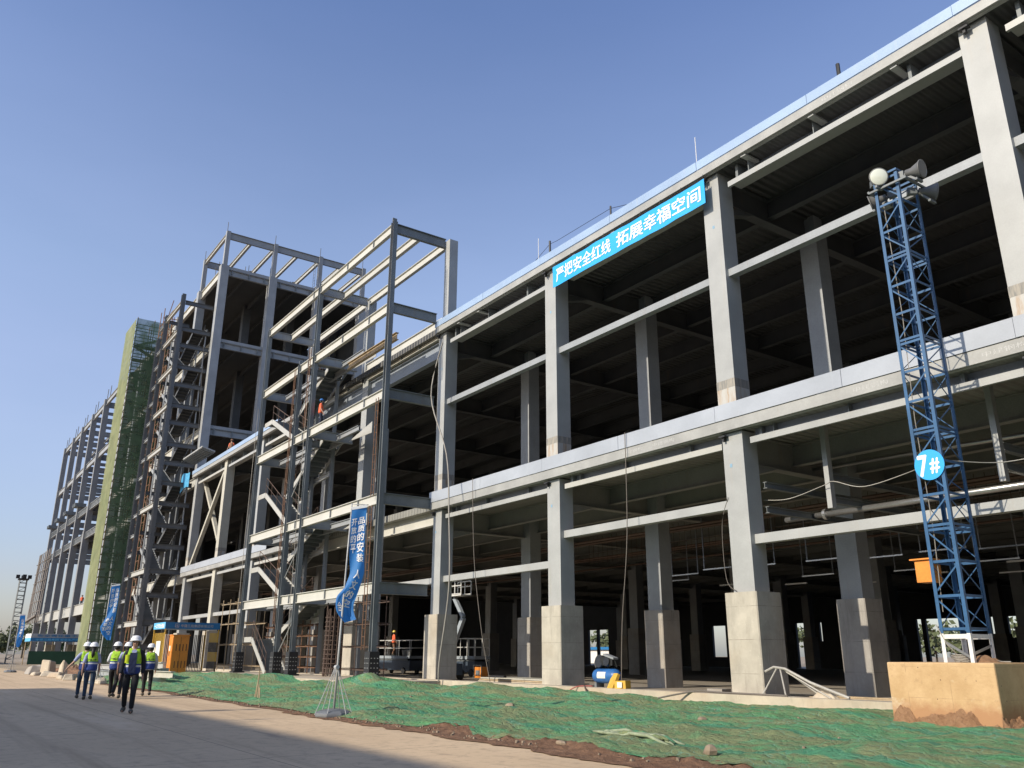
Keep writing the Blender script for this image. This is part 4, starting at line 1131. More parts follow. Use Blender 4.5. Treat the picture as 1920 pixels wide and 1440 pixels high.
# ------------------------------------------------------------------ gate canopy
GX = -57.2
G = thing('gate_canopy', 'low blue sign canopy over yellow and black gate panels at the hall entrance', 'gate', (GX, -5, SL))
gy0, gy1 = -6.45, -3.05
MB().box(GX - 3.0, GX, gy0, gy1, 2.93, 3.33).build('sign_box', 'canopyblue', G)  # darker blue holds the shade of the long side
f_ = MB(); f_.box(GX - 3.0, GX, gy0 - .012, gy0 - .002, 2.93, 3.33); fo = f_.build('front_sign', 'lightblue', G)  # paler blue puts the sun on this end into the colour
tx = MB(); put_text(tx, '一公司安全通道', lambda u, v: (GX - 2.75 + 2.5 * u, gy0 - .016, 3.0 + .25 * v), .03); tx.build('lettering', 'signwhite', fo)
tx = MB(); put_text(tx, '中建三局集团有限公司', lambda u, v: (GX + .006, gy0 + .95 + 2.0 * u, 3.03 + .18 * v), .02); tx.build('lettering', M['shirt_grey'], G)
lg = MB()
for a, b, c, d in ((0, .25, 0, .03), (0, .25, .19, .22), (0, .03, 0, .22), (.22, .25, 0, .22), (.07, .18, .08, .11), (.11, .14, .05, .17)): lg.box(GX + .002, GX + .006, gy0 + .58 + a, gy0 + .58 + b, 3.02 + c, 3.02 + d)
lg.build('emblem', M['shirt_grey'], G)
pst = MB()
for x in (GX - 2.95, GX - .05):
    for y in (gy0 + .05, gy1 - .05): pst.bar((x, y, SL - .4), (x, y, 2.93), .07, .07)
pst.build('post', 'yellow', G)


def barred(parent, y0, y1, z0, z1, x, mats, n, nm):
    for i, mname in enumerate(mats):
        za = z0 + (z1 - z0) * i / len(mats); zb_ = z0 + (z1 - z0) * (i + 1) / len(mats) - .01; mb = MB()
        for q in range(n): y = y0 + (y1 - y0) * (q + .5) / n; mb.box(x - .012, x + .012, y - .025, y + .025, za, zb_)
        mb.box(x - .02, x + .02, y0, y1, za, za + .03)
        mb.build(nm, mname, parent)


barred(G, gy1 - .62, gy1 - .02, SL, 2.72, GX, ['black', 'yellow', 'black', 'yellow'], 8, 'gate_panel')
barred(G, gy1 - 2.3, gy1 - .75, SL, 2.6, GX - .5, ['black'], 16, 'gate_panel')
mb = MB()
for q in range(14): x = GX - 2.9 + 2.75 * q / 13; mb.box(x - .03, x + .03, gy0 + .1, gy0 + .13, .45 if q > 6 else 1.1, 2.7)
mb.build('gate_panel', 'yellow', G)
wl = MB()
for q in range(5): wl.box(GX - .02, GX + .02, gy0 + .06 + q * .09, gy0 + .10 + q * .09, SL, 2.6)
wl.build('white_slats', 'paper', G)
pp = MB(); pp.box(GX - 2.1, GX - 1.0, gy0 + .06, gy0 + .08, 1.3, 2.2).box(GX - 2.9, GX - 2.3, gy0 + .06, gy0 + .08, .9, 2.0); pp.build('notice', 'paper', G)
tr_ = MB(); tr_.box(GX - 3, GX + .02, gy0 + .3, gy1, .0, .36); tr_.build('step', 'kerb', G)
cb = thing('orange_cabinet', 'tall orange electrical cabinet standing in front of the gate panels', 'cabinet', (GX + .5, -5.3, .3))
c_ = MB(); c_.box(GX + .05, GX + .95, -6.1, -5.15, .25, 2.5); c_.box(GX + .02, GX + .98, -6.14, -5.1, 2.5, 2.56); c_.build('housing', 'orange', cb)
d_ = MB(); d_.box(GX + .08, GX + .92, -6.125, -6.102, .5, 2.4); d_.build('door', 'orange', cb)
v_ = MB()
for q in range(4): v_.box(GX + .952, GX + .96, -5.9 + q * .2, -5.86 + q * .2, .6, 1.0); v_.box(GX + .952, GX + .96, -5.9 + q * .2, -5.86 + q * .2, 1.6, 2.0)
v_.build('vent', 'black', cb)
MB().box(GX + .485, GX + .497, -6.128, -6.1255, .5, 2.4).build('door_gap', 'black', cb)
MB().box(GX + .40, GX + .43, -6.16, -6.127, 1.3, 1.55).build('handle', 'steel_dark', cb)
MB().box(GX + .9525, GX + .956, -5.64, -5.625, .35, 2.45).build('door_gap', 'black', cb)
MB().box(GX + .25, GX + .55, -6.132, -6.126, 1.6, 1.9).build('notice', 'paper', cb)
MB().box(GX + .0, GX + 1.0, -6.2, -5.0, -.02, .25).build('base', 'kerb', cb)
rb_ = MB(); rb_.lathe([(.2, 0), (.23, .7), (.25, .7), (.25, .74), (.05, .74)], Matrix.Translation((-56.4, -7.4, .15)), 14); tag(rb_.build('red_bin', 'hydrant', None, True), 'dull red drum standing left of the orange cabinet', 'bin')

# ------------------------------------------------------------------ distant canopy with green screened fence
CX = -128.0
C2 = thing('entrance_canopy', 'distant canopy with white and blue lettered fascia above a dark green fence', 'canopy', (CX, -2, 0))
cy0, cy1 = -6.1, 1.2
MB().box(CX - 6, CX, cy0, cy1, 2.95, 3.38).build('lower_sign', 'canopyblue', C2)
MB().box(CX - 6, CX, cy0, cy1, 3.385, 3.9).build('upper_sign', 'hoard', C2)  # white band drawn grey, shade of the long side in its colour
MB().box(CX - 6, CX, cy0 - .03, cy0 - .005, 3.39, 3.9).build('front_sign', 'signwhite', C2)
MB().box(CX - 6, CX, cy0 - .03, cy0 - .005, 2.95, 3.385).build('front_sign', 'lightblue', C2)  # sunlit end of the blue band, painted paler
tx = MB(); put_text(tx, '安全责任重于泰山', lambda u, v: (CX + .02, cy0 + .7 + 6.2 * u, 3.5 + .28 * v), .02); tx.build('lettering', 'canopyblue', C2)
tx = MB(); put_text(tx, '中建三局集团 安全生产质量第一', lambda u, v: (CX + .02, cy0 + .6 + 6.4 * u, 3.03 + .27 * v), .02); tx.build('lettering', 'lightblue', C2)
p = MB()
for y in (cy0 + .1, -3.5, -1, cy1 - .1):
    for x in (CX - .1, CX - 5.9): p.tube([(x, y, 0), (x, y, 2.95)], .07, 5)
p.build('post', 'wood', C2)
MB().box(CX + .05, CX + .1, cy0, cy1 + .4, .1, 1.72).build('green_screen', M['scrimdark'] if 'scrimdark' in M else paint('dark_green_screen', (.025, .075, .045), .9), C2)
for i, (x, y) in enumerate(((-135, -3.5), (-134, -1.0), (-138, .8))):
    mm = MB(); mm.box(x, x + 1.4, y, y + 1.1, .0, 2.6); tag(mm.build('concrete_pier', 'conc'), ['pale concrete pier behind the green fence, nearest the road', 'middle pale concrete pier behind the green fence', 'pale concrete pier behind the green fence, nearest the netting'][i], 'pier')


# ------------------------------------------------------------------ people
def skin_obj(name, pts, edges, rad, mat, parent, root=0, sub=2):
    me = bpy.data.meshes.new(name); me.from_pydata(pts, edges, []); me.materials.append(M[mat] if isinstance(mat, str) else mat)
    o = bpy.data.objects.new(name, me); col.objects.link(o); o.parent = parent
    mo = o.modifiers.new('skin', 'SKIN'); mo.use_smooth_shade = True; mo.branch_smoothing = .3
    sv = me.skin_vertices[0].data
    for i, r_ in enumerate(rad): sv[i].radius = r_ if isinstance(r_, tuple) else (r_, r_); sv[i].use_root = (i == root)
    ss = o.modifiers.new('smooth', 'SUBSURF'); ss.levels = sub; ss.render_levels = sub
    return o


def person(label, loc, face, group=None, H=1.75, shirt='shirt_blue', vest='vest_back', trousers='trouser', helmet='helmet', stride=.2, swing=.12, sleeve='short', hair='short', lead=1,
           arm_out=0, boots='boot', openv=False, letters=None, armup=0):
    t = thing('person', label, 'person', loc, math.atan2(face[0], -face[1]), group); s = H / 1.75
    def S(p): return (p[0] * s, p[1] * s, p[2] * s)
    st = stride
    hipL, hipR = (.095, 0, .90), (-.095, 0, .90)
    def leg(sgn, f):                                            # f>0 foot forward (-Y)
        hp = (sgn * .095, 0, .90); fy = -f * st
        kn = (sgn * .10, fy * .5 - .05 - .05 * (f < 0), .50); an = (sgn * .10, fy + .04, .09 if f > 0 else .13)
        toe = (sgn * .115, fy - .13, .045); return hp, kn, an, toe
    L = leg(1, lead); Rr = leg(-1, -lead)
    shz = 1.42
    def arm(sgn, f):
        out = arm_out if sgn == 1 else 0; a_ = armup if sgn == 1 else 0
        sh = (sgn * .175, .0, shz); el = (sgn * (.235 + .12 * out), .04 - f * swing * .6 - .12 * a_, 1.14 + .04 * out + .04 * a_); wr = (sgn * (.245 + .30 * out), -.05 - f * swing - .3 * a_, .89 + .10 * out + .35 * a_)
        pm = (sgn * (.247 + .36 * out), -.075 - f * swing * 1.1 - .36 * a_, .82 + .08 * out + .38 * a_); return sh, el, wr, pm
    A = arm(1, -lead); B = arm(-1, lead)
    pts = [(0, 0, .95), (0, .01, 1.12), (0, .0, 1.32), (0, .01, 1.45), (0, 0, 1.53), (0, -.02, 1.60), (0, -.015, 1.67), (0, -.005, 1.735)]
    rad = [(.16, .11), (.14, .10), (.175, .115), (.095, .08), (.055, .058), (.072, .085), (.078, .095), (.06, .07)]
    ed = [(i, i + 1) for i in range(7)]
    def chain(frm, ps, rs):
        prev = frm
        for p_, r_ in zip(ps, rs): pts.append(p_); rad.append(r_); ed.append((prev, len(pts) - 1)); prev = len(pts) - 1
        return prev
    for X in (L, Rr): chain(0, X, [.085, .058, .036, .022])
    for sgn, X in ((1, A), (-1, B)):
        pi = chain(3, X, [.052, .042, .028, (.030, .020)])
        px, py, pz = X[3]
        dx, dy, dz = [(X[3][i] - X[2][i]) for i in range(3)]; n_ = math.sqrt(dx * dx + dy * dy + dz * dz); d_ = (dx / n_, dy / n_, dz / n_)
        for q, ln_ in zip((-.026, -.009, .009, .026), (.062, .075, .07, .055)):
            chain(pi, [(px + d_[0] * .03, py + q + d_[1] * .03, pz + d_[2] * .035), (px + d_[0] * ln_ - sgn * .012, py + q - .006 + d_[1] * ln_, pz + d_[2] * ln_ * 1.15)], [.0095, .0085])
        chain(pi, [(px - sgn * .012, py - .035, pz - .005), (px - sgn * .02, py - .052, pz - .035)], [.011, .009])
    # nose and ears pull out of the head
    chain(6, [(0, -.112, 1.625), (0, -.128, 1.61)], [.016, .010])
    body = skin_obj('body', [S(p_) for p_ in pts], ed, [tuple(x * s for x in r_) if isinstance(r_, tuple) else r_ * s for r_ in rad], 'skin', t)

    def cl(name, ps, es, rs, mat, sub=2): return skin_obj(name, [S(p_) for p_ in ps], es, [tuple(x * s for x in r_) if isinstance(r_, tuple) else r_ * s for r_ in rs], mat, t, 0, sub)
    def mid(a, b, k): return tuple(a[i] + (b[i] - a[i]) * k for i in range(3))
    cl('trousers', [(0, 0, .97), (0, .005, 1.04), L[0], mid(L[0], L[1], .5), L[1], mid(L[1], L[2], .55), (L[2][0], L[2][1], L[2][2] + .01), Rr[0], mid(Rr[0], Rr[1], .5), Rr[1], mid(Rr[1], Rr[2], .55), (Rr[2][0], Rr[2][1], Rr[2][2] + .01)],
       [(0, 1), (0, 2), (2, 3), (3, 4), (4, 5), (5, 6), (0, 7), (7, 8), (8, 9), (9, 10), (10, 11)], [(.165, .125), (.155, .12), .108, .092, .072, .066, .058, .108, .092, .072, .066, .058], trousers)
    for X in (L, Rr): cl('shoe', [(X[2][0], X[2][1] + .045, X[2][2] - .035), (X[2][0], X[2][1], X[2][2] - .03), mid(X[2], X[3], .55), X[3]], [(0, 1), (1, 2), (2, 3)], [.052, .062, (.058, .052), (.055, .042)], boots, 2)
    wrk = .5 if sleeve == 'short' else 1.0
    ps = [(0, .01, 1.08), (0, .0, 1.32), (0, .01, 1.46), A[0], A[1], mid(A[1], A[2], wrk * .95), B[0], B[1], mid(B[1], B[2], wrk * .95)]
    if sleeve == 'short': ps[5] = mid(A[1], A[2], .02); ps[8] = mid(B[1], B[2], .02); ps[4] = mid(A[0], A[1], .8); ps[7] = mid(B[0], B[1], .8)
    cl('shirt', ps, [(0, 1), (1, 2), (2, 3), (3, 4), (4, 5), (2, 6), (6, 7), (7, 8)], [(.15, .115), (.178, .125), (.085, .08), .073, .062, .052, .073, .062, .052], shirt)
    if vest: v_ = cl('vest', [(0, .005, .86), (0, .005, 1.02), (0, .005, 1.18), (0, .0, 1.34), (0, .012, 1.44), (.13, .01, 1.445), (-.13, .01, 1.445)], [(0, 1), (1, 2), (2, 3), (3, 4), (4, 5), (4, 6)], [(.215, .165), (.205, .155), (.20, .148), (.205, .145), (.095, .10), (.065, .09), (.065, .09)], vest)
    if openv:
        mb = MB(); mb.grid(lambda u, v: ((-.085 + .17 * u) * s, (-.172 - .01 * math.sin(3.1 * v)) * s + .022 * s * v * v, (.93 + .48 * v) * s), 4, 10); o = mb.build('shirt_front', 'shirt_navy', None, True); o.parent = t
        mb = MB(); mb.add([S(q) for q in ((-.07, -.11, 1.45), (0, -.15, 1.36), (.07, -.11, 1.45), (.0, -.09, 1.5))], [(0, 1, 3), (1, 2, 3)]); o = mb.build('collar', 'shirt_blue', None); o.parent = t
        mb = MB(); mb.grid(lambda u, v: ((-.185 + .10 * u) * s, (-.158 - .012 * math.sin(3 * u)) * s, (1.17 + .19 * v) * s), 5, 5); o = mb.build('vest_panel', paint('bright_yellow_panel', (.62, .72, .02), .7, fine=0), None, True); o.parent = t
    if letters:
        tx = MB(); put_text(tx, letters, lambda u, v: ((.13 - .26 * u) * s, (.150 - .02 * abs(u - .5)) * s, (1.235 + .05 * v) * s), .03); o = tx.build('lettering', 'cable_dk', None); o.parent = t
    hm = MB(); mt = Matrix.Translation((0, -.005 * s, 1.685 * s)) @ Matrix.Rotation(R(-4), 4, 'X')
    hm.lathe([(.148 * s, 0), (.150 * s, .012 * s), (.128 * s, .02 * s), (.125 * s, .055 * s), (.105 * s, .098 * s), (.065 * s, .128 * s), (.02 * s, .138 * s), (.002 * s, .139 * s)], mt, 24)
    hm.v = [(x, y - (.035 * s if y < -.1 * s and z < 1.71 * s else 0), z) for x, y, z in hm.v]
    hm.bar((0, -.11 * s, 1.76 * s), (0, .09 * s, 1.78 * s), .02 * s, .05 * s)
    o = hm.build('helmet', helmet, None, True); o.parent = t
    hr_ = MB(); hr_.lathe([(.075 * s, -.05 * s), (.088 * s, .0), (.09 * s, .06 * s), (.07 * s, .09 * s)], Matrix.Translation((0, .022 * s, 1.61 * s)) , 16)
    hr_.v = [(x, max(y, -.035 * s), z) for x, y, z in hr_.v]
    if hair == 'tail': hr_.tube([S((0, .10, 1.62)), S((0, .135, 1.54)), S((0, .165, 1.42)), S((0, .17, 1.32))], [.05 * s, .058 * s, .055 * s, .02 * s], 10)
    o = hr_.build('hair', 'hair', None, True); o.parent = t
    for sx in (-1, 1):
        e = MB(); e.lathe([(.002, -.004), (.010, -.003), (.012, 0), (.010, .003), (.002, .004)], Matrix.Translation(S((sx * .032, -.098, 1.652))) @ Matrix.Rotation(R(90), 4, 'X') @ Matrix.Scale(s, 4), 8); o = e.build('eye', 'hair', None); o.parent = t
    mo_ = MB(); mo_.bar(S((-.024, -.098, 1.572)), S((.024, -.098, 1.572)), .012 * s, .011 * s); o = mo_.build('mouth', 'facelip', None); o.parent = t
    return t


person('worker walking toward the camera in open navy vest, white helmet and black trousers', (-23.65, -15.05, 0), (.96, -.28), None, 1.78, 'jacket', 'vest_navy', 'trouser', stride=.20, sleeve='long', lead=1, openv=True)
person('person with ponytail in blue jeans seen from behind, white helmet and yellow blue vest', (-31.1, -14.75, 0), (-.95, .2), None, 1.70, 'shirt_blue', 'vest_back', 'jeans', stride=.16, hair='tail', letters='中建三局')
person('person in jeans swinging one arm out, half hidden left of the ponytailed person', (-32.3, -14.75, 0), (-.98, .1), None, 1.72, 'shirt_blue', 'vest_back', 'jeans', stride=.14, arm_out=.9, swing=.05, letters='中建三局')
person('person in white shirt and yellow vest with a hand at the front, seen from behind', (-32.6, -13.75, 0), (-.9, .4), None, 1.74, 'shirt_white', 'vest_back', 'trouser', stride=.24, sleeve='long', armup=.8, letters='中建三局')
person('person in light blue shirt and vest just behind the approaching worker', (-31.2, -13.68, 0), (-.95, .2), None, 1.72, 'shirt_blue', 'vest_back', 'trouser', stride=.18, letters='中建三局', lead=-1)
person('person with grey sleeves and yellow vest at the right end of the walking group', (-33.0, -12.55, 0), (-.97, .15), None, 1.70, 'shirt_grey', 'vest_back', 'trouser', stride=.16, sleeve='long', letters='中建三局')
person('shorter person in yellow vest walking away beside the rightmost walker', (-34.6, -12.75, 0), (-.97, .15), None, 1.69, 'shirt_grey', 'vest_back', 'trouser', stride=.14, sleeve='long', lead=-1, letters='中建三局')
person('worker in orange vest and blue helmet standing on a beam of the stair tower', (-44.0, -2.55, 13.67), (.5, .86), None, 1.7, 'orangevest', 'orangevest', 'darkwork', helmet='tank', stride=.05, sleeve='short', armup=1.)
person('worker in orange vest with yellow helmet standing on the scissor lift platform', (-53.9, 7.9, 1.36), (.2, 1), None, 1.6, 'orangevest', 'orangevest', 'rust', helmet='helmet_y', stride=.06, armup=.8)
person('distant worker in reddish clothes at the hall roof edge by the tall block', (-71.5, .5, 17.38), (.6, -.6), None, 1.7, 'orangevest', 'rust', 'darkwork', helmet='rust', stride=.1)
person('far small figure in red standing on the slab of the open steel frame', (-144.5, 1.6, 8.16), (.9, -.4), None, 1.7, 'orangevest', 'orangevest', 'darkwork', helmet='rust', stride=.1)


# ------------------------------------------------------------------ machines on the floor
def scissor_lift(label, x, y, wd, rail_h=1.0, zpl=1.15, rz=0):
    t = thing('scissor_lift', label, 'lift', (x, y, Z0), 0)
    b = MB(); b.box(x - wd / 2, x + wd / 2, y - .5, y + .5, Z0 + .25, Z0 + .85); b.build('chassis', 'lift', t)
    pf_ = MB(); pf_.box(x - wd / 2 - .05, x + wd / 2 + .05, y - .55, y + .55, Z0 + zpl - .18, Z0 + zpl); pf_.build('platform', 'hoard', t)
    sc_ = MB()
    for yy in (y - .42, y + .42): sc_.bar((x - wd * .42, yy, Z0 + .86), (x + wd * .42, yy, Z0 + zpl - .19), .05, .08); sc_.bar((x + wd * .42, yy + .06, Z0 + .86), (x - wd * .42, yy + .06, Z0 + zpl - .19), .05, .08)
    sc_.build('scissor_arm', 'steel_dark', t)
    rl = MB(); z = Z0 + zpl
    for yy in (y - .53, y + .53):
        for hh in (.5, rail_h): rl.tube([(x - wd / 2, yy, z + hh), (x + wd / 2, yy, z + hh)], .028, 6)
        for q in (0, .33, .66, 1): xx = x - wd / 2 + wd * q; rl.tube([(xx, yy, z), (xx, yy, z + rail_h)], .028, 6)
    for xx in (x - wd / 2, x + wd / 2):
        for hh in (.5, rail_h): rl.tube([(xx, y - .53, z + hh), (xx, y + .53, z + hh)], .028, 6)
    rl.build('guard_rail', 'liftgrey', t)
    for xx in (x - wd * .35, x + wd * .35):
        for yy in (y - .5, y + .5):
            wh = MB(); wh.lathe([(.02, -.07), (.2, -.07), (.22, -.04), (.22, .04), (.2, .07), (.02, .07)], Matrix.Translation((xx, yy, Z0 + .21)) @ Matrix.Rotation(R(90), 4, 'X'), 16); wh.build('wheel', 'black', t)
    return t


L1 = scissor_lift('scissor lift with white rails carrying a worker, left of the shaded plinth', -53.4, 8.0, 5.2)
for i, x in enumerate((-51.9, -51.3)):
    b_ = MB(); b_.lathe([(.14, 0), (.17, .32), (.18, .32), (.18, .35), (.03, .35)], Matrix.Translation((x, 7.7, Z0 + 1.15)), 14); tag(b_.build('paint_bucket', 'white', None, True), ['white bucket on the scissor lift platform, nearer the worker', 'white bucket on the scissor lift platform, nearest the corner post'][i], 'bucket')
L2 = scissor_lift('dark empty scissor lift parked between two interior columns', -44.4, 8.2, 2.3)
BL = thing('boom_lift', 'raised boom lift basket peeking out right of a facade column', 'lift', (-37.4, 3.0, Z0))
bk = MB()
for z in (4.35, 4.75, 5.0):
    for y in (2.7, 3.3): bk.tube([(-38.1, y, z), (-36.8, y, z)], .03, 5)
for x in (-38.1, -37.4, -36.8):
    for y in (2.7, 3.3): bk.tube([(x, y, 4.3), (x, y, 5.0)], .03, 5)
bk.box(-38.1, -36.8, 2.7, 3.3, 4.26, 4.32); bk.build('basket', 'liftgrey', BL)
am = MB(); am.bar((-37.9, 3.0, 4.2), (-37.0, 3.0, 3.2), .16, .2); am.bar((-37.0, 3.0, 3.2), (-38.6, 3.0, .9), .18, .24); am.build('boom', 'hoard', BL)
ch = MB(); ch.box(-39.3, -37.8, 2.5, 3.5, .45, 1.0); ch.build('chassis', 'lift', BL)
for x in (-39.0, -38.1):
    for y in (2.45, 3.55): wh = MB(); wh.lathe([(.02, -.08), (.26, -.08), (.28, 0), (.26, .08), (.02, .08)], Matrix.Translation((x, y, Z0 + .28)) @ Matrix.Rotation(R(90), 4, 'X'), 14); wh.build('wheel', 'black', BL)

gn = thing('orange_generator', 'small orange machine box on the floor near the dark scissor lift', 'generator', (-38.5, 5.2, Z0))
g_ = MB(); g_.box(-39.0, -38.35, 5.0, 5.4, Z0 + .08, Z0 + .62); g_.build('housing', 'orange', gn)
g_ = MB(); g_.tube([(-39.05, 4.95, Z0), (-39.05, 4.95, Z0 + .7), (-38.3, 4.95, Z0 + .7), (-38.3, 4.95, Z0)], .025, 6); g_.box(-38.9, -38.5, 4.985, 4.998, Z0 + .2, Z0 + .45); g_.build('frame', 'steel_dark', gn)

CP = thing('air_compressor', 'blue tank air compressor with black motor on the footing between two columns', 'compressor', (-22.4, .25, SL))
mt = Matrix.Translation((-22.55, -.25, SL + .36)) @ Matrix.Rotation(R(90), 4, 'Y')
tk = MB(); tk.lathe([(.02, -.62), (.12, -.60), (.20, -.53), (.235, -.44), (.235, .44), (.20, .53), (.12, .60), (.02, .62)], mt, 24); tk.build('tank', 'tank', CP, True)
lb = MB(); lb.grid(lambda u, v: (-22.80 + .42 * u, -.25 - .238 * math.cos(.9 * v - .3), SL + .36 + .238 * math.sin(.9 * v - .3)), 4, 6); lb.build('label_plate', 'paper', CP, True)
en = MB()
en.lathe([(.02, -.04), (.21, -.04), (.21, .04), (.02, .04)], Matrix.Translation((-22.85, -.3, SL + .83)) @ Matrix.Rotation(R(80), 4, 'X'), 20)
en.lathe([(.02, -.05), (.15, -.05), (.15, .05), (.02, .05)], Matrix.Translation((-22.42, -.34, SL + .82)) @ Matrix.Rotation(R(80), 4, 'X'), 18)
en.box(-22.75, -22.15, -.35, .0, SL + .70, SL + .98); en.box(-22.95, -22.7, -.2, .02, SL + .64, SL + 1.02)
for i in range(7): en.box(-22.98, -22.7, -.23, .05, SL + .72 + i * .045, SL + .735 + i * .045)
en.tube([(-23.05, -.3, SL + .62), (-23.1, -.3, SL + .8), (-22.95, -.2, SL + .98)], .025, 6); en.tube([(-22.2, -.3, SL + .95), (-22.0, -.35, SL + .85), (-21.98, -.3, SL + .66)], .03, 6)
en.build('motor', 'engine', CP)
bg_ = MB(); bg_.bar((-22.5, -.34, SL + 1.05), (-21.98, -.34, SL + .92), .22, .06); bg_.build('belt_guard', 'steel_mid', CP)
ft = MB()
for x in (-22.95, -22.15): ft.box(x - .05, x + .05, -.42, -.08, SL - .02, SL + .14)
ft.build('foot', 'steel_dark', CP)
yb = thing('yellow_site_light', 'tilted yellow work box leaning against the blue compressor tank', 'work light', (-21.8, -.4, SL))
y_ = MB(); y_.bar((-21.95, -.62, SL - .02), (-21.9, -.40, SL + .44), .36, .10); y_.bar((-21.72, -.55, SL + .1), (-21.3, -.45, SL + .12), .3, .26); y_.build('housing', 'yellow', yb)
y_ = MB(); y_.box(-21.68, -21.36, -.672, -.655, SL + .03, SL + .2); y_.build('panel', 'paper', yb)

# cables, hoses and debris
def line(name, label, pts, r_, mat, cat='cable', n=6):
    P_ = [Vector(p_) for p_ in pts]; out = []
    for i in range(len(P_) - 1):
        p0 = P_[max(i - 1, 0)]; p1 = P_[i]; p2 = P_[i + 1]; p3 = P_[min(i + 2, len(P_) - 1)]
        for q in range(6):
            t = q / 6; out.append(.5 * ((2 * p1) + (p2 - p0) * t + (2 * p0 - 5 * p1 + 4 * p2 - p3) * t * t + (3 * p1 - p0 - 3 * p2 + p3) * t ** 3))
    out.append(P_[-1]); mb = MB(); mb.tube(out, r_, n); o = mb.build(name, mat, None, True); tag(o, label, cat); return o


line('hose', 'pale hose hanging in a long curve down the facade beside the stair tower', [(-33.06, -.95, 15.9), (-34.03, -.95, 13.4), (-32.33, -1.0, 10.17), (-31.8, -1.1, 7.41), (-31.63, -1.1, 4.19), (-32.26, -1.1, 1.15), (-32.44, -1.0, .3)], .034, 'cable', 'hose', 8)
line('hanging_cable', 'thin cable hanging from the floor edge left of a pale plinth to the ground', [(-30.91, -.45, 8.86), (-30.8, -.45, 6.6), (-30.61, -.42, 4.61), (-30.0, -.4, 2.0), (-29.58, -.3, .4)], .016, 'cable_mid')
line('hanging_cable', 'straight cable hanging from the floor edge down to the compressor', [(-21.04, -.40, 8.87), (-21.1, -.42, 5.35), (-21.5, -.42, 2.5), (-21.62, -.45, .45)], .016, 'cable_mid')
line('hanging_cable', 'doubled cable hanging beside the big central facade column', [(-16.9, -.1, 6.0), (-17.3, .0, 5.2), (-17.2, -.1, 3.6), (-16.75, -.2, 3.2)], .010, 'cable_mid')
line('overhead_wire', 'thin pale wire sagging between the mast and the hanger post', [(-16.37, .9, 5.94), (-15.44, .9, 5.85), (-14.5, 1.3, 6.15), (-13.9, .9, 6.12), (-13, .9, 5.83), (-11.5, .6, 5.93), (-9.7, -1.9, 5.5)], .011, 'hose', 'wire')
line('overhead_wire', 'thin pale wire running right from the blue mast', [(-9.2, -1.8, 5.5), (-8.7, -.4, 5.56), (-7.6, .3, 5.75)], .011, 'hose', 'wire')
line('ground_hose', 'dark pipe lying from the footing down onto the netting', [(-15.0, -.6, .41), (-17.2, -.7, .42), (-18.1, -.78, .42), (-19.0, -1.4, .22)], .028, 'cable_mid', 'pipe')
line('ground_hose', 'thin red hose draped over the footing below the compressor', [(-23.0, -.5, .42), (-23.4, -.86, .40), (-23.6, -1.2, .2), (-23.2, -1.6, .2)], .02, 'hydrant', 'hose')
line('rebar_rod', 'bent dark bar leaning on the footing below the compressor', [(-23.2, -.7, .42), (-22.6, -1.1, .25), (-22.1, -1.5, .2)], .03, 'rebar', 'rebar')
tp_ = thing('pipe_stand', 'collapsed pale pipe stand leaning on the footing beside the ochre block', 'pipe stand', (-15.0, .0, SL))
q_ = MB()
q_.tube([(-15.9, -.3, 1.0), (-15.6, -.3, 1.12), (-15.2, -.35, 1.08), (-14.4, -.4, .75), (-13.2, -.55, .42)], .035, 7)
for a, b in (((-15.5, -.3, 1.1), (-15.9, -.5, SL)), ((-15.4, -.3, 1.1), (-15.05, -.6, SL)), ((-15.3, -.3, 1.08), (-14.2, -.2, SL)), ((-15.2, -.3, 1.0), (-13.8, -.45, SL))): q_.tube([a, b], .022, 6)
q_.build('pipes', 'hose', tp_)
mound('debris_heap', 'small pale rubbish heap at the foot of the collapsed pipe stand', -14.1, -.3, .5, .2, .16, SL - .02, 2.2, 'kerb', 'debris')
stk = thing('plate_stack', 'low stack of pale steel plates on the floor behind the footing', 'plate stack', (-32, 3, Z0))
for i in range(4): MB().box(-33.5 + .1 * i, -27.5 - .2 * i, 1.6, 3.4 - .1 * i, Z0 + .01 + i * .07, Z0 + .065 + i * .07).build('plate', ['steel', 'kerb', 'wood', 'steel_cream'][i], stk)
MB().box(-31.8, -30.8, 1.2, 1.35, Z0 + .3, Z0 + .38).build('strap', 'black', stk)
stk = thing('timber_stack', 'low stack of brown boards behind the footing by the collapsed pipe stand', 'timber stack', (-14.5, 3, Z0))
for i in range(5): MB().box(-18.0 + .3 * i, -12.2 - .15 * i, 1.4 + i * .25, 1.62 + i * .25, Z0 + .01, Z0 + .08 + .03 * (i % 3)).build('board', 'wood', stk)
blk_ = MB(); blk_.box(-18.9, -18.3, .6, 1.0, Z0, Z0 + .25); tag(blk_.build('concrete_offcut', 'conc_in'), 'grey concrete offcut on the floor left of the central plinth', 'concrete')
nb = thing('net_bundle', 'long loose bundle of pale and dark netting strips lying on the green ground', 'netting', (-11.2, -9.6, .15))
for i in range(7):
    yy = -9.75 + .06 * i; x0 = -12.1 + .12 * (i % 3); x1 = -10.3 - .1 * ((i * 2) % 3)
    pts = [(x0 + (x1 - x0) * q / 9, yy + .05 * math.sin(q * .8 + i), soil_h(x0 + (x1 - x0) * q / 9, yy) + .045 + .02 * math.sin(q * 1.3 + i * 2)) for q in range(10)]
    b_ = MB(); b_.tube(pts, [.015] + [.030 + .008 * (i % 2)] * 8 + [.012], 7); b_.build('strip', M['sheet'] if i % 3 == 0 else 'net', nb, True)
stk_ = MB(); x, y = -27.5, -10.5
for dx, hh in ((0, .9), (.18, .5), (-.15, .55), (.35, .4)): stk_.tube([(x + dx, y, 0), (x + dx * .4, y + .05, hh)], .022, 5)
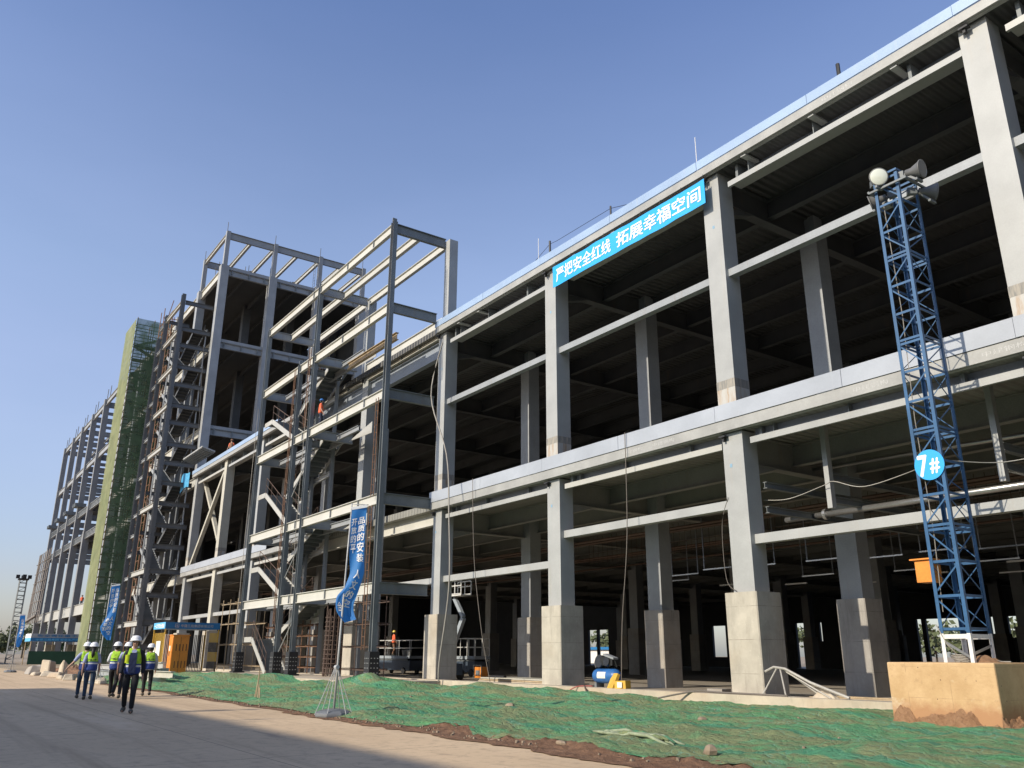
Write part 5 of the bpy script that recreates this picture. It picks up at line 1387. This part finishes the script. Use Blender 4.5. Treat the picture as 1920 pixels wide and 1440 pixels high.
tag(stk_.build('wooden_stake', 'wood'), 'short dry stakes standing at the road edge of the netting', 'stake')
for i, (x, y, sx, sy, sz, lab) in enumerate(((-8.9, -10.3, .11, .09, .15, 'pale angular stone on the netting at the lower right edge'), (-13.4, -5.6, .12, .1, .1, 'brownish brick lump lying on the netting left of the ochre block'),
                                           (-19.3, -6.5, .16, .12, .12, 'dusty stone lump on the netting below the compressor'), (-11.3, -11.1, .12, .06, .07, 'grey chip lying on the brown soil edge'))):
    mb = MB(); mb.lathe([(.3, 0), (.95, .15), (1, .5), (.7, .85), (.25, 1)], Matrix.Translation((x, y, soil_h(x, y) - .01)) @ Matrix.Diagonal((sx, sy, sz, 1)), 7)
    mb.v = [(a + .03 * mnoise.noise(Vector((a * 9, b * 9, c * 9))), b + .03 * mnoise.noise(Vector((b * 9, c * 9, a * 9))), c) for a, b, c in mb.v]
    tag(mb.build('stone', M['gravel']), lab, 'stone')


# ------------------------------------------------------------------ broken concrete at the left
chunks = [(-71.5, -11.6, 1.7, 1.5, 1.15, .1, 'big dark block of broken concrete beneath the distant flag'), (-70.6, -10.9, 1.3, .9, 1.9, .5, 'pale upright slab of concrete behind the big dark block'),
          (-65.0, -11.6, 1.2, 1.0, .75, -.3, 'cubic pale concrete lump left of the tilted slab'), (-63.2, -11.0, .75, .5, 1.9, .25, 'tilted tall pale concrete slab in the rubble'),
          (-61.2, -11.6, 1.3, .7, .6, .6, 'brown concrete lump right of the tilted slab'), (-56.9, -11.9, .9, .6, .45, .4, 'small jagged concrete chunk in the middle of the rubble'),
          (-55.0, -11.7, 1.5, .8, .62, -.4, 'wedge shaped pale concrete chunk by the road'), (-52.8, -11.5, 1.0, .6, .5, .2, 'flat concrete chunk left of the walking pair'),
          (-51.4, -11.2, 1.5, .9, .75, .7, 'large pale concrete chunk just left of the walking pair'), (-48.6, -11.3, 1.2, .8, .55, -.2, 'grey concrete chunk seen between the walking groups'),
          (-46.9, -11.6, .8, .6, .45, .3, 'small grey concrete chunk right of the walking pair'), (-67.6, -12.0, 1.0, .7, .5, .2, 'low pale chunk right of the big dark block')]
for i, (x, y, sx, sy, sz, rz_, lab) in enumerate(chunks):
    sx *= .85; sy *= .8; sz *= .55
    mb = MB(); rr = random.Random(i + 50); c, s_ = math.cos(rz_), math.sin(rz_); vs = []
    for zz in (0, 1):
        for a, b in ((-1, -1), (1, -1), (1, 1), (-1, 1)):
            k = (.72 if zz else 1) * rr.uniform(.8, 1.15); xx = a * sx / 2 * k; yy = b * sy / 2 * k
            vs.append((x + c * xx - s_ * yy, y + s_ * xx + c * yy, sz * zz * rr.uniform(.7, 1.1) - .02))
    mb.add(vs, [(0, 3, 2, 1), (4, 5, 6, 7), (0, 1, 5, 4), (1, 2, 6, 5), (2, 3, 7, 6), (3, 0, 4, 7)])
    o = mb.build('concrete_chunk', 'kerb' if i else 'conc_in'); tag(o, lab, 'rubble')
    bv = o.modifiers.new('bevel', 'BEVEL'); bv.width = .06; bv.segments = 1
for i, (x, y, a, ln_, z, lab) in enumerate(((-60, -8.8, .05, 11, .5, 'long steel beam lying on top behind the rubble'), (-57, -9.6, -.04, 9, .2, 'long steel beam lying lowest behind the rubble'), (-47, -9.4, .08, 7, .35, 'shorter steel beam lying by the walking group'), (-49.5, -8.7, -.1, 8, .75, 'pale steel beam stacked near the tower base'))):
    mb = MB(); mb.ibeam((x - ln_ / 2, y - a * 4, z + .12), (x + ln_ / 2, y + a * 4, z + .12), .3, .22, .03, .02); mb.box(x - 2, x - 1.7, y - .4, y + .4, -.02, z - .03); mb.box(x + 1.7, x + 2, y - .4, y + .4, -.02, z - .03)
    tag(mb.build('steel_beam', ['steel', 'steel_mid', 'steel_cream', 'steel_web'][i]), lab, 'beam')
mound('dirt_heap', 'low brown dirt bank behind the broken concrete at the left', -72, -9, 14, 1.6, .5, -.03, 6.6, 'soil')

ho = thing('hoarding', 'long grey blue hoarding fence at the far left edge beneath the trees', 'fence', (-175, -9, 0))
for i in range(7): MB().box(-215 + 10 * i, -205.1 + 10 * i, -9.1, -9, .1, 2.4 if i % 2 else 2.3).build('panel', 'hoard', ho)
MB().box(-216, -145, -9.2, -9.12, .95, 1.05).build('rail', 'steel_dark', ho)


# ------------------------------------------------------------------ trees
def tree(label, x, y, ht, rx, seed, mat='leaf', group=None, n=900, zb=0, leafs=.45):
    t = thing('tree', label, 'tree', (x, y, zb), 0, group); rr = random.Random(seed)
    tk = MB(); tk.tube([(x, y, zb), (x + .1, y, zb + ht * .3), (x - .1, y, zb + ht * .6), (x, y, zb + ht * .85)], [ht * .03, ht * .022, ht * .014, ht * .004], 7)
    cl_ = []
    for i in range(11):
        a = rr.uniform(0, 6.28); r_ = rx * rr.uniform(.2, .85); z = zb + ht * rr.uniform(.38, .9); c = Vector((x + r_ * math.cos(a), y + r_ * math.sin(a), z)); cl_.append((c, rx * rr.uniform(.28, .5)))
        tk.tube([(x, y, zb + ht * rr.uniform(.25, .5)), tuple(c)], [ht * .01, ht * .003], 5)
    tk.build('trunk', 'trunk', t); cr = MB()
    for i in range(n):
        c, r_ = rr.choice(cl_); d = Vector((rr.gauss(0, 1), rr.gauss(0, 1), rr.gauss(0, .75))); d = d.normalized() * r_ * rr.uniform(.35, 1.05); p_ = c + d
        a = Vector((rr.gauss(0, 1), rr.gauss(0, 1), rr.gauss(0, 1))).normalized(); b = a.cross(Vector((rr.gauss(0, 1), rr.gauss(0, 1), rr.gauss(0, 1)))).normalized(); k = leafs * rr.uniform(.5, 1.3)
        cr.add([p_ - a * k, p_ - b * k * .6, p_ + a * k, p_ + b * k * .6], [(0, 1, 2, 3)])
    cr.build('crown', mat, t); return t


tl = [(-330, 14, 10.5, 6.0), (-352, 22, 11.5, 6.5), (-318, 6, 8, 5), (-345, 2, 9.5, 5.5), (-372, 10, 10, 6), (-305, 20, 7.5, 5.5), (-295, -2, 6, 5)]
lb_ = ['tallest distant tree at the left edge of the skyline', 'rounded far tree just right of the tallest one', 'dark low tree behind the hoarding', 'broad distant tree at the very left edge', 'farthest pale tree behind the left group', 'low tree between the far mast and the open frame', 'lowest bush like tree above the hoarding']
for i, (x, y, ht, rx) in enumerate(tl): tree(lb_[i], x, y, ht, rx, 30 + i, 'leaf' if i % 2 else 'leaf2', 'far trees beyond the hoarding', 900, 0, .55)
bt = [(-70, 112), (-77, 118), (-84, 110), (-92, 116), (-100, 112), (-64, 122), (-150, 112), (-158, 116), (-166, 110), (-142, 118)]
for i, (x, y) in enumerate(bt): tree('green tree seen through the rear doorway, %s' % ['left of the blue mast base', 'behind the mast base', 'centre of the wide opening', 'left side of the wide opening', 'far left of the opening', 'right side of the opening', 'in the narrow left pair of openings', 'in the second narrow opening', 'low in the narrow opening', 'beside the pair of openings'][i], x, y, 5.5 + (i % 3), 4.2, 60 + i, 'leaf2', 'trees behind the hall', 420, 0, .5)
kr = thing('tower_crane', 'orange crane boom glimpsed through the rear opening right of the mast', 'crane', (-64, 100, 0))
k_ = MB()
for a in (-.35, .35): k_.tube([(-62.6 + a, 100, 0), (-60.6 + a, 100, 8.5)], .12, 5)
for i in range(9): z = .6 + i * .85; xx = -62.6 + 2.0 * z / 8.5; k_.tube([(xx - .35, 100, z), (xx + .55, 100, z + .8)], .08, 4)
k_.build('boom', 'crane', kr)
dm = thing('domed_tank', 'small white domed tank seen through a rear doorway', 'tank', (-118, 95, 0))
d_ = MB(); d_.lathe([(1.6, 0), (1.6, 3.4), (2.0, 3.6), (1.9, 4.2), (1.2, 5.3), (.3, 5.9), (.1, 7.2), (.02, 7.8)], Matrix.Translation((-118, 95, 0)), 18); d_.build('dome', 'white', dm, True)
bb = thing('site_cabin', 'blue roofed white site cabins behind the hall, seen through the rear doorways', 'cabin', (-130, 92, 0))
MB().box(-150, -122, 92, 96, 0, 2.5).build('wall', 'white', bb); MB().box(-150.5, -121.5, 91.5, 96.5, 2.5, 3.0).build('roof', 'canopyblue', bb)
b_ = MB(); b_.box(-147, -146, 91.9, 91.99, .2, 2.1).box(-141, -139.5, 91.9, 91.99, .9, 2); b_.build('window', 'tarp', bb)

# building behind the camera whose roof line shades the road
SB2 = thing('opposite_steel_building', 'clad steel factory building across the road that shades the foreground', 'building', (0, -60, 0))
yb_ = -13.72 - 17.4 / .555
MB().box(-42.6, 60, yb_ - 30, yb_, 0, 17.4).build('cladding', 'hoard', SB2)
po = MB()
for x, hh, y in ((-24.2, .9, yb_ - .3), (-20.2, .75, yb_ - .3), (-19.6, .35, yb_ - .2)): po.box(x, x + .16, y - .1, y, 17.4, 17.4 + hh)
po.build('roof_post', 'steel_dark', SB2)
ds = MB()
for x in range(-40, 60, 9): ds.box(x, x + .5, yb_, yb_ + .12, 0, 17.2)
ds.build('pilaster', 'steel', SB2)
